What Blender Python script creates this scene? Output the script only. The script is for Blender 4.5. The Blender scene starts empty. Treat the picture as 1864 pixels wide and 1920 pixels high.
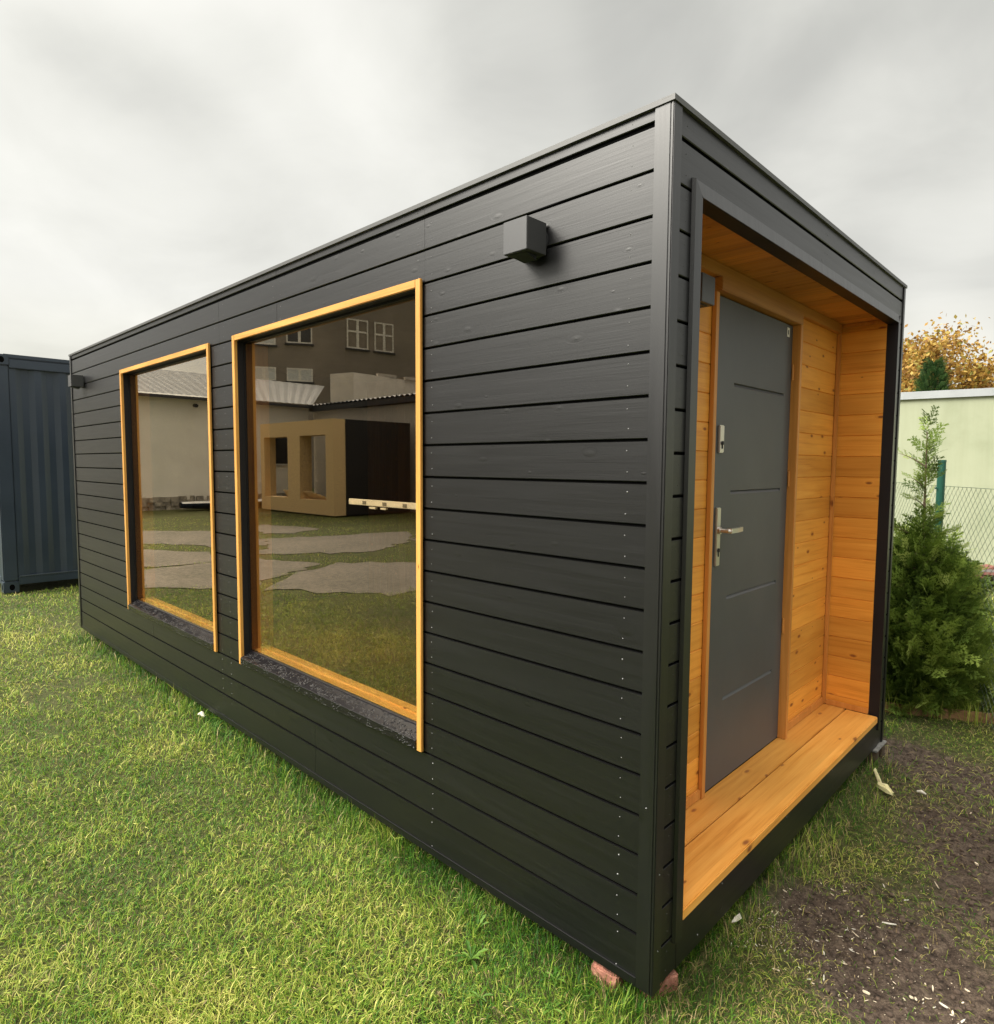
import bpy, bmesh, math, random
import numpy as np
from mathutils import Vector, Matrix
R = math.radians
rng = np.random.default_rng(7)
random.seed(7)
scene = bpy.context.scene
col = scene.collection

# ------------------------------------------------------------------ camera
cd = bpy.data.cameras.new('camera')
cam = bpy.data.objects.new('camera', cd)
col.objects.link(cam)
cd.sensor_fit = 'HORIZONTAL'
cd.sensor_width = 36
cd.lens = 36 * 1218.66 / 1864
cd.clip_start = .05
cd.clip_end = 2000
CP = Vector((0.9795, -1.7203, 1.5649))
RT = Vector((0.71844503, 0.6955565, 0.0061558)); UP = Vector((-0.05491967, 0.04790026, 0.99734116)); FW = Vector((-0.69341227, 0.71687287, -0.07261343))
m = Matrix((RT, UP, -FW)).transposed().to_4x4(); m.translation = CP
cam.matrix_world = m
scene.camera = cam

# ------------------------------------------------------------------ light and exposure
SUN_EL, SUN_AZ = R(40), R(214)      # azimuth of the sun clockwise from +Y: low left behind the camera
EXPO = 1.6
vs = scene.view_settings
vs.view_transform = 'Standard'; vs.look = 'None'; vs.gamma = 1; vs.use_curve_mapping = False
vs.exposure = EXPO
sd = bpy.data.lights.new('sun', 'SUN'); sun = bpy.data.objects.new('sun', sd); col.objects.link(sun)
sd.energy = 1.5; sd.angle = R(28); sd.color = (1, .95, .86)
sv = Vector((math.sin(SUN_AZ) * math.cos(SUN_EL), math.cos(SUN_AZ) * math.cos(SUN_EL), math.sin(SUN_EL)))
sun.rotation_euler = (-sv).to_track_quat('-Z', 'Y').to_euler()
sun.location = (0, 0, 20)
scene.cycles.use_denoising = True
scene.cycles.max_bounces = 8
scene.cycles.transparent_max_bounces = 16

world = bpy.data.worlds.new('World'); scene.world = world; world.use_nodes = True


class NT:
    def __init__(s, tree):
        s.t = tree; tree.nodes.clear()
    def n(s, kind, **kw):
        nd = s.t.nodes.new(kind)
        for k, v in kw.items():
            if k.startswith('i_'):
                nd.inputs[k[2:].replace('_', ' ')].default_value = v
            else:
                setattr(nd, k, v)
        return nd
    def l(s, a, b):
        s.t.links.new(a, b)
    def put(s, sock, v):
        if isinstance(v, bpy.types.NodeSocket): s.l(v, sock)
        else: sock.default_value = c4(v) if (sock.type == 'RGBA' and not isinstance(v, (int, float))) else v
    def math(s, op, a, b=0.0, c=None, clamp=False):
        nd = s.t.nodes.new('ShaderNodeMath'); nd.operation = op; nd.use_clamp = clamp
        s.put(nd.inputs[0], a); s.put(nd.inputs[1], b)
        if c is not None: s.put(nd.inputs[2], c)
        return nd.outputs[0]
    def vmath(s, op, a, b=(0, 0, 0)):
        nd = s.t.nodes.new('ShaderNodeVectorMath'); nd.operation = op
        s.put(nd.inputs[0], a); s.put(nd.inputs[1], b)
        return nd.outputs['Value'] if op in ('DOT_PRODUCT', 'LENGTH') else nd.outputs[0]
    def mix(s, fac, a, b, blend='MIX'):
        nd = s.t.nodes.new('ShaderNodeMix'); nd.data_type = 'RGBA'; nd.blend_type = blend
        s.put(nd.inputs[0], fac); s.put(nd.inputs[6], a); s.put(nd.inputs[7], b)
        return nd.outputs[2]
    def ramp(s, fac, pts, interp='LINEAR'):
        nd = s.t.nodes.new('ShaderNodeValToRGB'); nd.color_ramp.interpolation = interp
        e = nd.color_ramp.elements
        while len(e) > 1: e.remove(e[0])
        e[0].position = pts[0][0]; e[0].color = c4(pts[0][1])
        for p, c in pts[1:]:
            x = e.new(p); x.color = c4(c)
        s.put(nd.inputs[0], fac)
        return nd.outputs[0]
    def noise(s, vec, scale=5, detail=4, rough=.55, dist=0.0, out=0):
        nd = s.t.nodes.new('ShaderNodeTexNoise')
        s.l(vec, nd.inputs['Vector']); nd.inputs['Scale'].default_value = scale
        nd.inputs['Detail'].default_value = detail; nd.inputs['Roughness'].default_value = rough
        nd.inputs['Distortion'].default_value = dist
        return nd.outputs[out]
    def pos(s):
        return s.t.nodes.new('ShaderNodeNewGeometry').outputs['Position']
    def scaled(s, v, sc):
        return s.vmath('MULTIPLY', v, sc)


def c4(c):
    if isinstance(c, (int, float)): return (c, c, c, 1)
    return tuple(c) + (1,) if len(c) == 3 else tuple(c)


# sky: an overcast deck over a Nishita sky, brighter overhead as real overcast is
w = NT(world.node_tree)
tc = w.n('ShaderNodeTexCoord')
d = tc.outputs['Generated']
sep = w.n('ShaderNodeSeparateXYZ'); w.l(d, sep.inputs[0])
zc = w.math('MAXIMUM', sep.outputs[2], 0.0)
den = w.math('ADD', zc, 0.32)
comb = w.n('ShaderNodeCombineXYZ')
w.l(w.math('DIVIDE', sep.outputs[0], den), comb.inputs[0]); w.l(w.math('DIVIDE', sep.outputs[1], den), comb.inputs[1])
cl1 = w.noise(comb.outputs[0], .95, 3, .5, .5)
cl2 = w.noise(comb.outputs[0], 2.6, 5, .55, .4)
cf = w.math('ADD', w.math('MULTIPLY', cl1, .80), w.math('MULTIPLY', cl2, .20))
cloud = w.ramp(cf, [(0.33, (.46, .46, .44)), (.44, (.63, .63, .59)), (.53, (.83, .825, .77)), (.63, (1.0, .99, .93))])
sky = w.n('ShaderNodeTexSky', sky_type='NISHITA', sun_disc=False, sun_elevation=SUN_EL, sun_rotation=SUN_AZ)
skyc = w.vmath('MULTIPLY', sky.outputs[0], (.06, .06, .06))
skym = w.mix(.94, skyc, cloud)
hz = w.ramp(sep.outputs[2], [(0, (1.10, 1.08, .98)), (.22, (1, 1, 1)), (.585, (1, 1, 1)), (.8, (2.9, 2.85, 2.75)), (1, (3.4, 3.3, 3.2))])
fin = w.mix(1.0, skym, hz, 'MULTIPLY')
gl = w.math('POWER', w.math('MAXIMUM', w.vmath('DOT_PRODUCT', d, tuple(sv)), 0.0), 6.0)
fin = w.vmath('MULTIPLY', fin, w.ramp(gl, [(0, (.20, .20, .20)), (1, (1, .98, .94))]))
fin = w.vmath('MULTIPLY', fin, (5.0, 5.0, 5.0))
bg = w.n('ShaderNodeBackground'); w.l(fin, bg.inputs[0]); bg.inputs[1].default_value = 1.0 / 2 ** EXPO
wo = w.n('ShaderNodeOutputWorld'); w.l(bg.outputs[0], wo.inputs[0])

# ------------------------------------------------------------------ materials
def new_mat(name):
    mt = bpy.data.materials.new(name); mt.use_nodes = True
    t = NT(mt.node_tree)
    out = t.n('ShaderNodeOutputMaterial'); b = t.n('ShaderNodeBsdfPrincipled')
    t.l(b.outputs[0], out.inputs[0])
    return mt, t, b


def bump(t, b, h, strength=.3, dist=.002):
    n = t.n('ShaderNodeBump'); n.inputs['Strength'].default_value = strength; n.inputs['Distance'].default_value = dist
    t.l(h, n.inputs['Height']); t.l(n.outputs[0], b.inputs['Normal'])


def simple(name, c, rough=.6, metal=0, var=.15, scale=6, bmp=.0, bscale=60, spec=.5):
    mt, t, b = new_mat(name)
    p = t.pos()
    nz = t.noise(p, scale, 5, .6)
    lo = tuple(x * (1 - var) for x in c); hi = tuple(x * (1 + var) for x in c)
    cc = t.ramp(nz, [(.3, lo), (.7, hi)])
    t.l(cc, b.inputs['Base Color'])
    rr = t.math('MULTIPLY_ADD', nz, .2, rough - .1)
    t.l(rr, b.inputs['Roughness']); b.inputs['Metallic'].default_value = metal
    b.inputs['Specular IOR Level'].default_value = spec
    if bmp: bump(t, b, t.noise(p, bscale, 4, .6), bmp, .004)
    return mt


def wood(name, along, light, mid, dark, knot, pitch=.12, z0=.0, across='z', rough=.5, knots=1.0, bmp=.25, spec=.4, ks=1.0, tint=.25, sheen=0):
    """boards with grain along one axis; across is the axis on which boards change"""
    mt, t, b = new_mat(name)
    p = t.pos(); s = t.n('ShaderNodeSeparateXYZ'); t.l(p, s.inputs[0])
    ax = {'x': s.outputs[0], 'y': s.outputs[1], 'z': s.outputs[2]}
    oth = [k for k in 'xyz' if k not in (along, across)][0]
    bid = t.math('FLOOR', t.math('DIVIDE', t.math('SUBTRACT', ax[across], z0), pitch))
    wn = t.n('ShaderNodeTexWhiteNoise', noise_dimensions='1D'); t.l(t.math('ADD', bid, 13.37), wn.inputs['W'])
    rnd = wn.outputs[0]
    u = t.math('ADD', ax[along], t.math('MULTIPLY', rnd, 37.0))
    v = t.math('ADD', ax[across], t.math('MULTIPLY', ax[oth], .8))
    c = t.n('ShaderNodeCombineXYZ'); t.l(u, c.inputs[0]); t.l(v, c.inputs[1])
    c.inputs[2].default_value = 0
    # knots
    kv = t.scaled(c.outputs[0], (4.6 * ks, 10.5 * ks, 1))
    vo = t.n('ShaderNodeTexVoronoi', feature='F1', voronoi_dimensions='2D'); t.l(kv, vo.inputs['Vector']); vo.inputs['Scale'].default_value = 1.0
    vo.inputs['Randomness'].default_value = 1.0
    dist = vo.outputs['Distance']
    size_min = .018
    vc = t.n('ShaderNodeSeparateColor'); t.l(vo.outputs['Color'], vc.inputs[0])
    has = t.math('GREATER_THAN', vc.outputs[0], 1 - .43 * knots)
    size = t.math('MULTIPLY_ADD', vc.outputs[1], .065, size_min)
    kn = t.math('MULTIPLY', t.math('SUBTRACT', 1.0, t.math('DIVIDE', dist, t.math('MULTIPLY', size, 1.7)), clamp=True), has)
    halo = t.math('MULTIPLY', t.math('SUBTRACT', 1.0, t.math('DIVIDE', dist, t.math('MULTIPLY', size, 3.2)), clamp=True), has)
    # grain bends round the knots
    gv = t.n('ShaderNodeCombineXYZ')
    t.l(t.math('MULTIPLY', u, 1.6), gv.inputs[0])
    t.l(t.math('ADD', t.math('MULTIPLY', v, 38.0), t.math('MULTIPLY', halo, 2.2)), gv.inputs[1])
    g1 = t.noise(gv.outputs[0], 1.0, 5, .6, .5)
    gv2 = t.scaled(gv.outputs[0], (2.5, 5.0, 1))
    g2 = t.noise(gv2, 1.0, 3, .6)
    g = t.math('ADD', t.math('MULTIPLY', g1, .7), t.math('MULTIPLY', g2, .3))
    base = t.ramp(g, [(.31, dark), (.46, mid), (.66, light)])
    tv = t.ramp(rnd, [(0, (1 - tint,) * 3), (1, (1 + tint * .5,) * 3)])
    base = t.mix(1.0, base, tv, 'MULTIPLY')
    pv = t.noise(t.scaled(c.outputs[0], (1.2, 3, 1)), 1.3, 3, .5)
    base = t.mix(1.0, base, t.ramp(pv, [(.3, (.86, .84, .8)), (.7, (1.08, 1.08, 1.1))]), 'MULTIPLY')
    base = t.mix(t.math('MULTIPLY', halo, .55), base, dark)
    base = t.mix(t.math('MULTIPLY', kn, 1.8, clamp=True), base, knot)
    t.l(base, b.inputs['Base Color'])
    t.l(t.math('MULTIPLY_ADD', g, .25, rough - .12), b.inputs['Roughness'])
    b.inputs['Specular IOR Level'].default_value = spec
    if sheen:
        b.inputs['Coat Weight'].default_value = .42; b.inputs['Coat Roughness'].default_value = .34; b.inputs['Coat IOR'].default_value = 1.5
    h = t.math('SUBTRACT', g, t.math('MULTIPLY', kn, -.8))
    bump(t, b, h, bmp, .0015)
    return mt


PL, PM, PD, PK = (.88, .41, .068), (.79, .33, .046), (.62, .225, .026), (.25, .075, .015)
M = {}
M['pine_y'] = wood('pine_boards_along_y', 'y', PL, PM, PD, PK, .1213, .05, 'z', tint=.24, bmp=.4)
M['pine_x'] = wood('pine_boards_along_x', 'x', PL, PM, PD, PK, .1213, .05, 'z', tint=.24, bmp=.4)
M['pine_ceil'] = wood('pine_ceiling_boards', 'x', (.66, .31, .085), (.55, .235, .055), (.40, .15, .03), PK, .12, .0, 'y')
M['pine_floor'] = wood('pine_floor_boards', 'y', (.88, .45, .105), (.79, .36, .068), (.62, .245, .036), (.30, .11, .03), .137, -.028, 'x', ks=.8, knots=.9)
M['pine_v'] = wood('pine_trim_vertical', 'z', (.80, .44, .14), (.70, .345, .09), (.58, .25, .055), PK, 2.0, 0, 'y', knots=.25, tint=.05)
M['pine_vx'] = wood('pine_trim_vertical_front', 'z', (.72, .39, .105), (.64, .315, .072), (.52, .22, .042), PK, 2.0, 0, 'x', knots=.25, tint=.05)
M['pine_h'] = wood('pine_trim_horizontal', 'x', (.72, .38, .10), (.63, .305, .068), (.50, .21, .04), PK, 5.0, 0, 'z', knots=.3, tint=.02)
M['black_x'] = wood('black_paint_boards_along_x', 'x', (.0042, .0041, .0056), (.0030, .0029, .0042), (.0022, .0021, .0032), (.0015, .0015, .0018), .13, .082, 'z', rough=.44, knots=1.0, bmp=.5, spec=.42, tint=.3, sheen=1)
M['black_y'] = wood('black_paint_boards_along_y', 'y', (.0042, .0041, .0056), (.0030, .0029, .0042), (.0022, .0021, .0032), (.0015, .0015, .0018), .13, .042, 'z', rough=.44, knots=1.2, bmp=.6, spec=.42, tint=.3, sheen=1)
M['black_v'] = wood('black_paint_trim', 'z', (.0042, .0041, .0056), (.0034, .0033, .0046), (.0025, .0024, .0035), (.0015, .0015, .0018), 3, 0, 'y', rough=.42, knots=.3, bmp=.3, spec=.5, tint=.03, sheen=1)
M['gap'] = simple('dark_underlay', (.004, .004, .004), .95, spec=.03)
M['flash'] = simple('grey_coated_steel', (.085, .085, .085), .45, .1, .1, 3)
M['screw'] = simple('zinc_screw_heads', (.22, .22, .225), .45, .3)
M['edge'] = simple('groove_shade_black', (.006, .006, .006), .95, spec=.05)  # groove shade put into a dull black finish, so ledges catch no sky
M['screw_d'] = simple('painted_screw_heads', (.05, .05, .05), .5, .1)
M['dark_metal'] = simple('matt_black_metal', (.035, .036, .04), .5, .1, .08, 4, spec=.45)
M['reveal'] = simple('black_reveal_metal', (.010, .009, .012), .5, 0, .1, 4, spec=.3)
M['lampmetal'] = simple('anthracite_powder_coat', (.062, .062, .067), .40, 0, .06, 5, spec=.5)
M['steel'] = simple('brushed_nickel', (.62, .58, .54), .33, .9, .05, 8)
M['frame'] = wood('varnished_window_frame', 'z', (.50, .24, .075), (.40, .17, .045), (.28, .11, .028), PK, 2, 0, 'x', knots=.1, tint=.03, rough=.4)
M['frame_h'] = wood('varnished_window_frame_rail', 'x', (.60, .30, .095), (.50, .22, .06), (.36, .145, .035), PK, 2, 0, 'z', knots=.1, tint=.03, rough=.4)
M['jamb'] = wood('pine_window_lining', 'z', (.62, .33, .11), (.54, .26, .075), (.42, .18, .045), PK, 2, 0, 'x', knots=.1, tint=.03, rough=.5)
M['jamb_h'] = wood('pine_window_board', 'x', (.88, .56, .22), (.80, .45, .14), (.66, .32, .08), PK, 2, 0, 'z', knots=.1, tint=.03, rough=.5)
M['casing'] = wood('door_casing_wood', 'z', (.66, .30, .075), (.57, .24, .052), (.46, .175, .034), PK, 2, 0, 'y', knots=.1, tint=.03, rough=.45)
M['casing_h'] = wood('door_head_casing_wood', 'y', (.52, .26, .068), (.44, .20, .048), (.36, .15, .032), PK, 2, 0, 'z', knots=.1, tint=.03, rough=.45)

# door leaf
mt, t, b = new_mat('anthracite_door_skin')
p = t.pos()
t.l(t.ramp(t.noise(p, 2.2, 3, .5), [(.3, (.064, .066, .072)), (.7, (.080, .082, .089))]), b.inputs['Base Color'])
b.inputs['Roughness'].default_value = .46; b.inputs['Specular IOR Level'].default_value = .5
h = t.math('ADD', t.math('MULTIPLY', t.noise(p, 4, 2, .5), 1.0), t.math('MULTIPLY', t.noise(p, 420, 2, .5), .03))
bump(t, b, h, .35, .006)
M['door'] = mt

# wet window sill
mt, t, b = new_mat('wet_black_sill')
p = t.pos()
vo = t.n('ShaderNodeTexVoronoi'); t.l(p, vo.inputs['Vector']); vo.inputs['Scale'].default_value = 80
drop = t.math('SUBTRACT', .5, vo.outputs['Distance'], clamp=True)
b.inputs['Base Color'].default_value = (.010, .009, .010, 1); b.inputs['Roughness'].default_value = .16
b.inputs['Specular IOR Level'].default_value = .35
bump(t, b, t.math('MULTIPLY', drop, t.math('GREATER_THAN', t.noise(p, 22, 2, .5), .46)), 1.0, .012)
M['sill'] = mt


def glass_mat(name, ior, tint, gl):
    mt, t, b = new_mat(name)
    out = [n for n in mt.node_tree.nodes if n.type == 'OUTPUT_MATERIAL'][0]
    mt.node_tree.nodes.remove(b)
    tr = t.n('ShaderNodeBsdfTransparent'); tr.inputs[0].default_value = c4(tint)
    g = t.n('ShaderNodeBsdfGlossy'); g.inputs[0].default_value = c4(gl); g.inputs['Roughness'].default_value = 0.0
    lw = t.n('ShaderNodeLayerWeight'); fac = t.math('MULTIPLY_ADD', t.math('POWER', lw.outputs['Facing'], 2.8), 1 - ior, ior)
    n = t.n('ShaderNodeBump'); n.inputs['Strength'].default_value = .05; n.inputs['Distance'].default_value = .004
    t.l(t.noise(t.pos(), 1.1, 1, .4), n.inputs['Height'])
    t.l(n.outputs[0], g.inputs['Normal'])
    mx = t.n('ShaderNodeMixShader'); t.l(fac, mx.inputs[0]); t.l(tr.outputs[0], mx.inputs[1]); t.l(g.outputs[0], mx.inputs[2])
    t.l(mx.outputs[0], out.inputs[0])
    return mt


M['glass'] = glass_mat('bronze_solar_glass', .20, (.90, .79, .60), (.93, .85, .75))
M['glass_in'] = glass_mat('clear_inner_glass_face', .02, (1, 1, 1), (1, 1, 1))

# ------------------------------------------------------------------ mesh helpers
class MB:
    def __init__(s):
        s.v = []; s.f = []; s.mi = []; s.cur = 0
    def mat(s, i): s.cur = i; return s
    def add(s, vs, fs):
        o = len(s.v); s.v += [tuple(x) for x in vs]
        for f in fs: s.f.append([o + i for i in f]); s.mi.append(s.cur)
        return s
    def box(s, x0, x1, y0, y1, z0, z1, bev=0.0):
        x0, x1 = min(x0, x1), max(x0, x1); y0, y1 = min(y0, y1), max(y0, y1); z0, z1 = min(z0, z1), max(z0, z1)
        if bev <= 0:
            return s.add([(x0, y0, z0), (x1, y0, z0), (x1, y1, z0), (x0, y1, z0), (x0, y0, z1), (x1, y0, z1), (x1, y1, z1), (x0, y1, z1)],
                         [(0, 3, 2, 1), (4, 5, 6, 7), (0, 1, 5, 4), (1, 2, 6, 5), (2, 3, 7, 6), (3, 0, 4, 7)])
        bm = bmesh.new(); bmesh.ops.create_cube(bm, size=1)
        for v in bm.verts:
            v.co = Vector(((x0 + x1) / 2 + v.co.x * (x1 - x0), (y0 + y1) / 2 + v.co.y * (y1 - y0), (z0 + z1) / 2 + v.co.z * (z1 - z0)))
        bmesh.ops.bevel(bm, geom=bm.edges[:], offset=min(bev, (x1 - x0) * .4, (y1 - y0) * .4, (z1 - z0) * .4), segments=2, affect='EDGES')
        bm.verts.index_update()
        s.add([v.co[:] for v in bm.verts], [[v.index for v in f.verts] for f in bm.faces]); bm.free()
        return s
    def prism(s, pts, axis, a0, a1):
        """extrude a 2-D outline along an axis: the outline gives the other two axes in x,y,z order"""
        n = len(pts)
        def mk(p, a):
            if axis == 'x': return (a, p[0], p[1])
            if axis == 'y': return (p[0], a, p[1])
            return (p[0], p[1], a)
        vs = [mk(p, a0) for p in pts] + [mk(p, a1) for p in pts]
        return s.add(vs, [list(range(n))[::-1], list(range(n, 2 * n))] + [(i, (i + 1) % n, n + (i + 1) % n, n + i) for i in range(n)])
    def tube(s, path, rad, seg=8, caps=True):
        path = [Vector(p) for p in path]; n = len(path)
        if not hasattr(rad, '__len__'): rad = [rad] * n
        o = len(s.v)
        prev = None
        for i, p in enumerate(path):
            a = (path[min(i + 1, n - 1)] - path[max(i - 1, 0)]).normalized()
            if prev is None:
                q = a.orthogonal().normalized()
            else:
                q = (prev - a * prev.dot(a)).normalized()
            prev = q; r2 = a.cross(q)
            for k in range(seg):
                an = 2 * math.pi * k / seg
                s.v.append(tuple(p + (q * math.cos(an) + r2 * math.sin(an)) * rad[i]))
        for i in range(n - 1):
            for k in range(seg):
                s.f.append([o + i * seg + k, o + i * seg + (k + 1) % seg, o + (i + 1) * seg + (k + 1) % seg, o + (i + 1) * seg + k]); s.mi.append(s.cur)
        if caps:
            s.f.append([o + k for k in range(seg)][::-1]); s.mi.append(s.cur)
            s.f.append([o + (n - 1) * seg + k for k in range(seg)]); s.mi.append(s.cur)
        return s
    def build(s, name, mats, parent=None, smooth=False, at=None):
        if not isinstance(mats, (list, tuple)): mats = [mats]
        off = OFF.get(parent.name, Vector((0, 0, 0))) if parent else (Vector(at) if at is not None else Vector((0, 0, 0)))
        me = bpy.data.meshes.new(name)
        me.from_pydata([(x - off.x, y - off.y, z - off.z) for x, y, z in s.v], [], s.f)
        for q in mats: me.materials.append(q)
        me.polygons.foreach_set('material_index', s.mi)
        bm = bmesh.new(); bm.from_mesh(me); bmesh.ops.recalc_face_normals(bm, faces=bm.faces[:]); bm.to_mesh(me); bm.free()
        if smooth:
            me.polygons.foreach_set('use_smooth', [True] * len(me.polygons))
        o = bpy.data.objects.new(name, me); col.objects.link(o)
        if parent: o.parent = parent
        else: o.location = off
        OFF[o.name] = off
        return o


OFF = {}


def npmesh(name, V, F, mat, parent=None, attrs=None, at=None):
    """V (n,3), F list of arrays of equal-length faces"""
    off = OFF.get(parent.name, Vector((0, 0, 0))) if parent else (Vector(at) if at is not None else Vector((0, 0, 0)))
    me = bpy.data.meshes.new(name)
    V = np.asarray(V, dtype=np.float64) - np.array(off)[None]
    me.vertices.add(len(V)); me.vertices.foreach_set('co', V.astype(np.float32).ravel())
    Fs = F if isinstance(F, list) else [F]
    loops = np.concatenate([f.ravel() for f in Fs]).astype(np.int32)
    tot = np.concatenate([np.full(len(f), f.shape[1]) for f in Fs]).astype(np.int32)
    start = np.concatenate([[0], np.cumsum(tot)[:-1]]).astype(np.int32)
    me.loops.add(len(loops)); me.loops.foreach_set('vertex_index', loops)
    me.polygons.add(len(tot)); me.polygons.foreach_set('loop_start', start); me.polygons.foreach_set('loop_total', tot)
    me.update(calc_edges=True)
    for k, a in (attrs or {}).items():
        at_ = me.attributes.new(k, 'FLOAT', 'POINT'); at_.data.foreach_set('value', np.asarray(a, dtype=np.float32))
    for q in (mat if isinstance(mat, (list, tuple)) else [mat]): me.materials.append(q)
    o = bpy.data.objects.new(name, me); col.objects.link(o)
    if parent: o.parent = parent
    else: o.location = off
    OFF[o.name] = off
    return o


def thing(name, loc, label, cat, group=None):
    o = bpy.data.objects.new(name, None); col.objects.link(o); o.location = loc
    o.empty_display_size = .2
    OFF[o.name] = Vector(loc)
    return tag(o, label, cat, group)


def tag(o, label=None, cat=None, group=None, kind=None):
    if label: o['label'] = label
    if cat: o['category'] = cat
    if group: o['group'] = group
    if kind: o['kind'] = kind
    return o


G = -0.17
# ================================================================== GROUND
def mudmask(x, y):
    """1 where the soil is bare: trodden patches in front of the door side"""
    def el(cx, cy, rx, ry, a=0):
        c, s_ = math.cos(a), math.sin(a)
        u = ((x - cx) * c + (y - cy) * s_) / rx; v = (-(x - cx) * s_ + (y - cy) * c) / ry
        return np.exp(-(u * u + v * v) ** 1.5)
    w_ = .5 + .5 * np.sin(x * 9.1 + 1.3 * np.sin(y * 7.7)) * np.sin(y * 8.3 + 1.1 * np.sin(x * 11.))
    mk = 1.05 * el(.38, .86, .30, .34, .5) + .7 * el(.62, .62, .3, .25) + .72 * el(.62, 1.75, .55, .26, -.95) + .8 * el(.20, 2.72, .5, .22, -.35) + .45 * el(.9, 1.4, .5, .7) + .35 * el(.55, 2.5, .5, .5)
    return np.clip(mk * (.65 + .6 * w_), 0, 1)


def axis_lines(lo, hi, step, far, growth=1.16):
    a = list(np.arange(lo, hi + 1e-6, step))
    s_ = step
    x = hi
    while x < far: s_ *= growth; x += s_; a.append(x)
    s_ = step; x = lo; b_ = []
    while x > -far: s_ *= growth; x -= s_; b_.append(x)
    return np.array(b_[::-1] + a)


gx = axis_lines(-1.2, 1.5, .022, 160); gy = axis_lines(-.6, 3.6, .022, 160)
X, Y = np.meshgrid(gx, gy, indexing='ij')
mm = mudmask(X, Y)
def wavy(x, y, f, seed):
    r_ = np.random.default_rng(seed); o = 0
    for i in range(7):
        a = r_.uniform(0, 6.28); k = f * r_.uniform(.7, 1.5)
        o = o + np.sin((x * math.cos(a) + y * math.sin(a)) * k + r_.uniform(0, 6.28))
    return o / 7
near = np.exp(-((X + .2) ** 2 + (Y - 1.2) ** 2) / 60)
Z = G + .02 * wavy(X, Y, 1.7, 1) * near + (.020 * wavy(X, Y, 17, 2) + .018 * wavy(X, Y, 43, 3) + .014 * wavy(X, Y, 90, 4)) * np.clip(mm * 1.3 + .15, 0, 1) * near - .02 * mm
V = np.stack([X, Y, Z], -1).reshape(-1, 3)
nx, ny = len(gx), len(gy)
ii, jj = np.meshgrid(np.arange(nx - 1), np.arange(ny - 1), indexing='ij')
a0 = (ii * ny + jj).ravel()
F = np.stack([a0, a0 + ny, a0 + ny + 1, a0 + 1], -1)
mt, t, b = new_mat('soil_and_turf')
p = t.pos()
at = t.n('ShaderNodeAttribute', attribute_name='mud')
n1 = t.noise(p, 3.0, 6, .6); n2 = t.noise(p, 28, 6, .65); n3 = t.noise(p, 160, 3, .6)
soil = t.ramp(t.math('ADD', t.math('MULTIPLY', n2, .6), t.math('MULTIPLY', t.noise(p, 75, 4, .7), .4)), [(.35, (.018, .012, .009)), (.455, (.080, .056, .042)), (.575, (.17, .126, .093)), (.73, (.30, .23, .17))])
turf = t.ramp(n2, [(.3, (.030, .035, .012)), (.5, (.07, .08, .022)), (.75, (.15, .15, .045))])
turf = t.mix(t.math('MULTIPLY', n1, .3), turf, (.13, .14, .04, 1))
fac = t.math('ADD', at.outputs['Fac'], t.math('MULTIPLY', t.math('SUBTRACT', n2, .5), .8), clamp=True)
cc = t.mix(t.math('SMOOTH_MIN', t.math('MULTIPLY', fac, 1.8), 1.0, .1), turf, soil)
t.l(cc, b.inputs['Base Color']); b.inputs['Roughness'].default_value = .85; b.inputs['Specular IOR Level'].default_value = .25
bump(t, b, t.math('ADD', n2, t.math('MULTIPLY', n3, .5)), 1.0, .035)
M['ground'] = mt
g = npmesh('ground', V, F, mt, attrs={'mud': np.clip(mm + (np.abs(X) < .0) * 0, 0, 1).ravel()})
g.data.polygons.foreach_set('use_smooth', [True] * len(g.data.polygons))
tag(g, kind='structure')

# concrete slabs of the yard (mirrored in the glass)
mt, t, b = new_mat('weathered_yard_concrete')
p = t.pos(); n1 = t.noise(p, .9, 6, .65); n2 = t.noise(p, 14, 6, .7)
t.l(t.mix(.4, t.ramp(n1, [(.35, (.075, .07, .045)), (.65, (.17, .145, .115))]), t.ramp(n2, [(.40, (.035, .035, .020)), (.60, (.22, .19, .15))])), b.inputs['Base Color'])
b.inputs['Roughness'].default_value = .85; bump(t, b, n2, .5, .01)
M['conc'] = mt
def ragged(poly, amp, step=.35):
    out = []
    for i in range(len(poly)):
        a, c = np.array(poly[i]), np.array(poly[(i + 1) % len(poly)])
        n = max(1, int(np.linalg.norm(c - a) / step))
        for k in range(n):
            out.append(tuple(a + (c - a) * k / n + rng.uniform(-amp, amp, 2)))
    return out
slabs = [
    [(-16.6, -6.7), (-14.4, -7.4), (-13.75, -6.2), (-14.2, -5.5)],
    [(-17.2, -2.2), (-16.9, -3.7), (-15.8, -4.9), (-13.3, -5.06), (-11.9, -4.7), (-12.3, -3.65), (-12.84, -3.6), (-14.1, -2.85), (-15, -1.4)],
    [(-13.1, -5.15), (-12.57, -7.1), (-12.15, -8.5), (-10.6, -7.35), (-9.7, -5.7), (-10, -4.95), (-10.8, -3.8), (-11.7, -4.5)],
    [(-12.05, -8.75), (-11.2, -11.2), (-8.4, -9.4), (-9.47, -6.5), (-10.5, -7.4)],
    [(-13.0, -2.5), (-11.75, -3.24), (-10.45, -3.5), (-10.55, -1.75), (-12, -1.2)],
    [(-10.3, -3.55), (-9.05, -4.1), (-8.25, -2.85), (-7.6, -2.3), (-8.75, -1.14), (-10.4, -1.72)],
    [(-8.9, -4.4), (-8.0, -5.3), (-6.9, -8), (-4.3, -6.2), (-6.1, -4.0), (-5.98, -3.34), (-7.45, -2.35), (-8.1, -2.95)],
]
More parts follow.
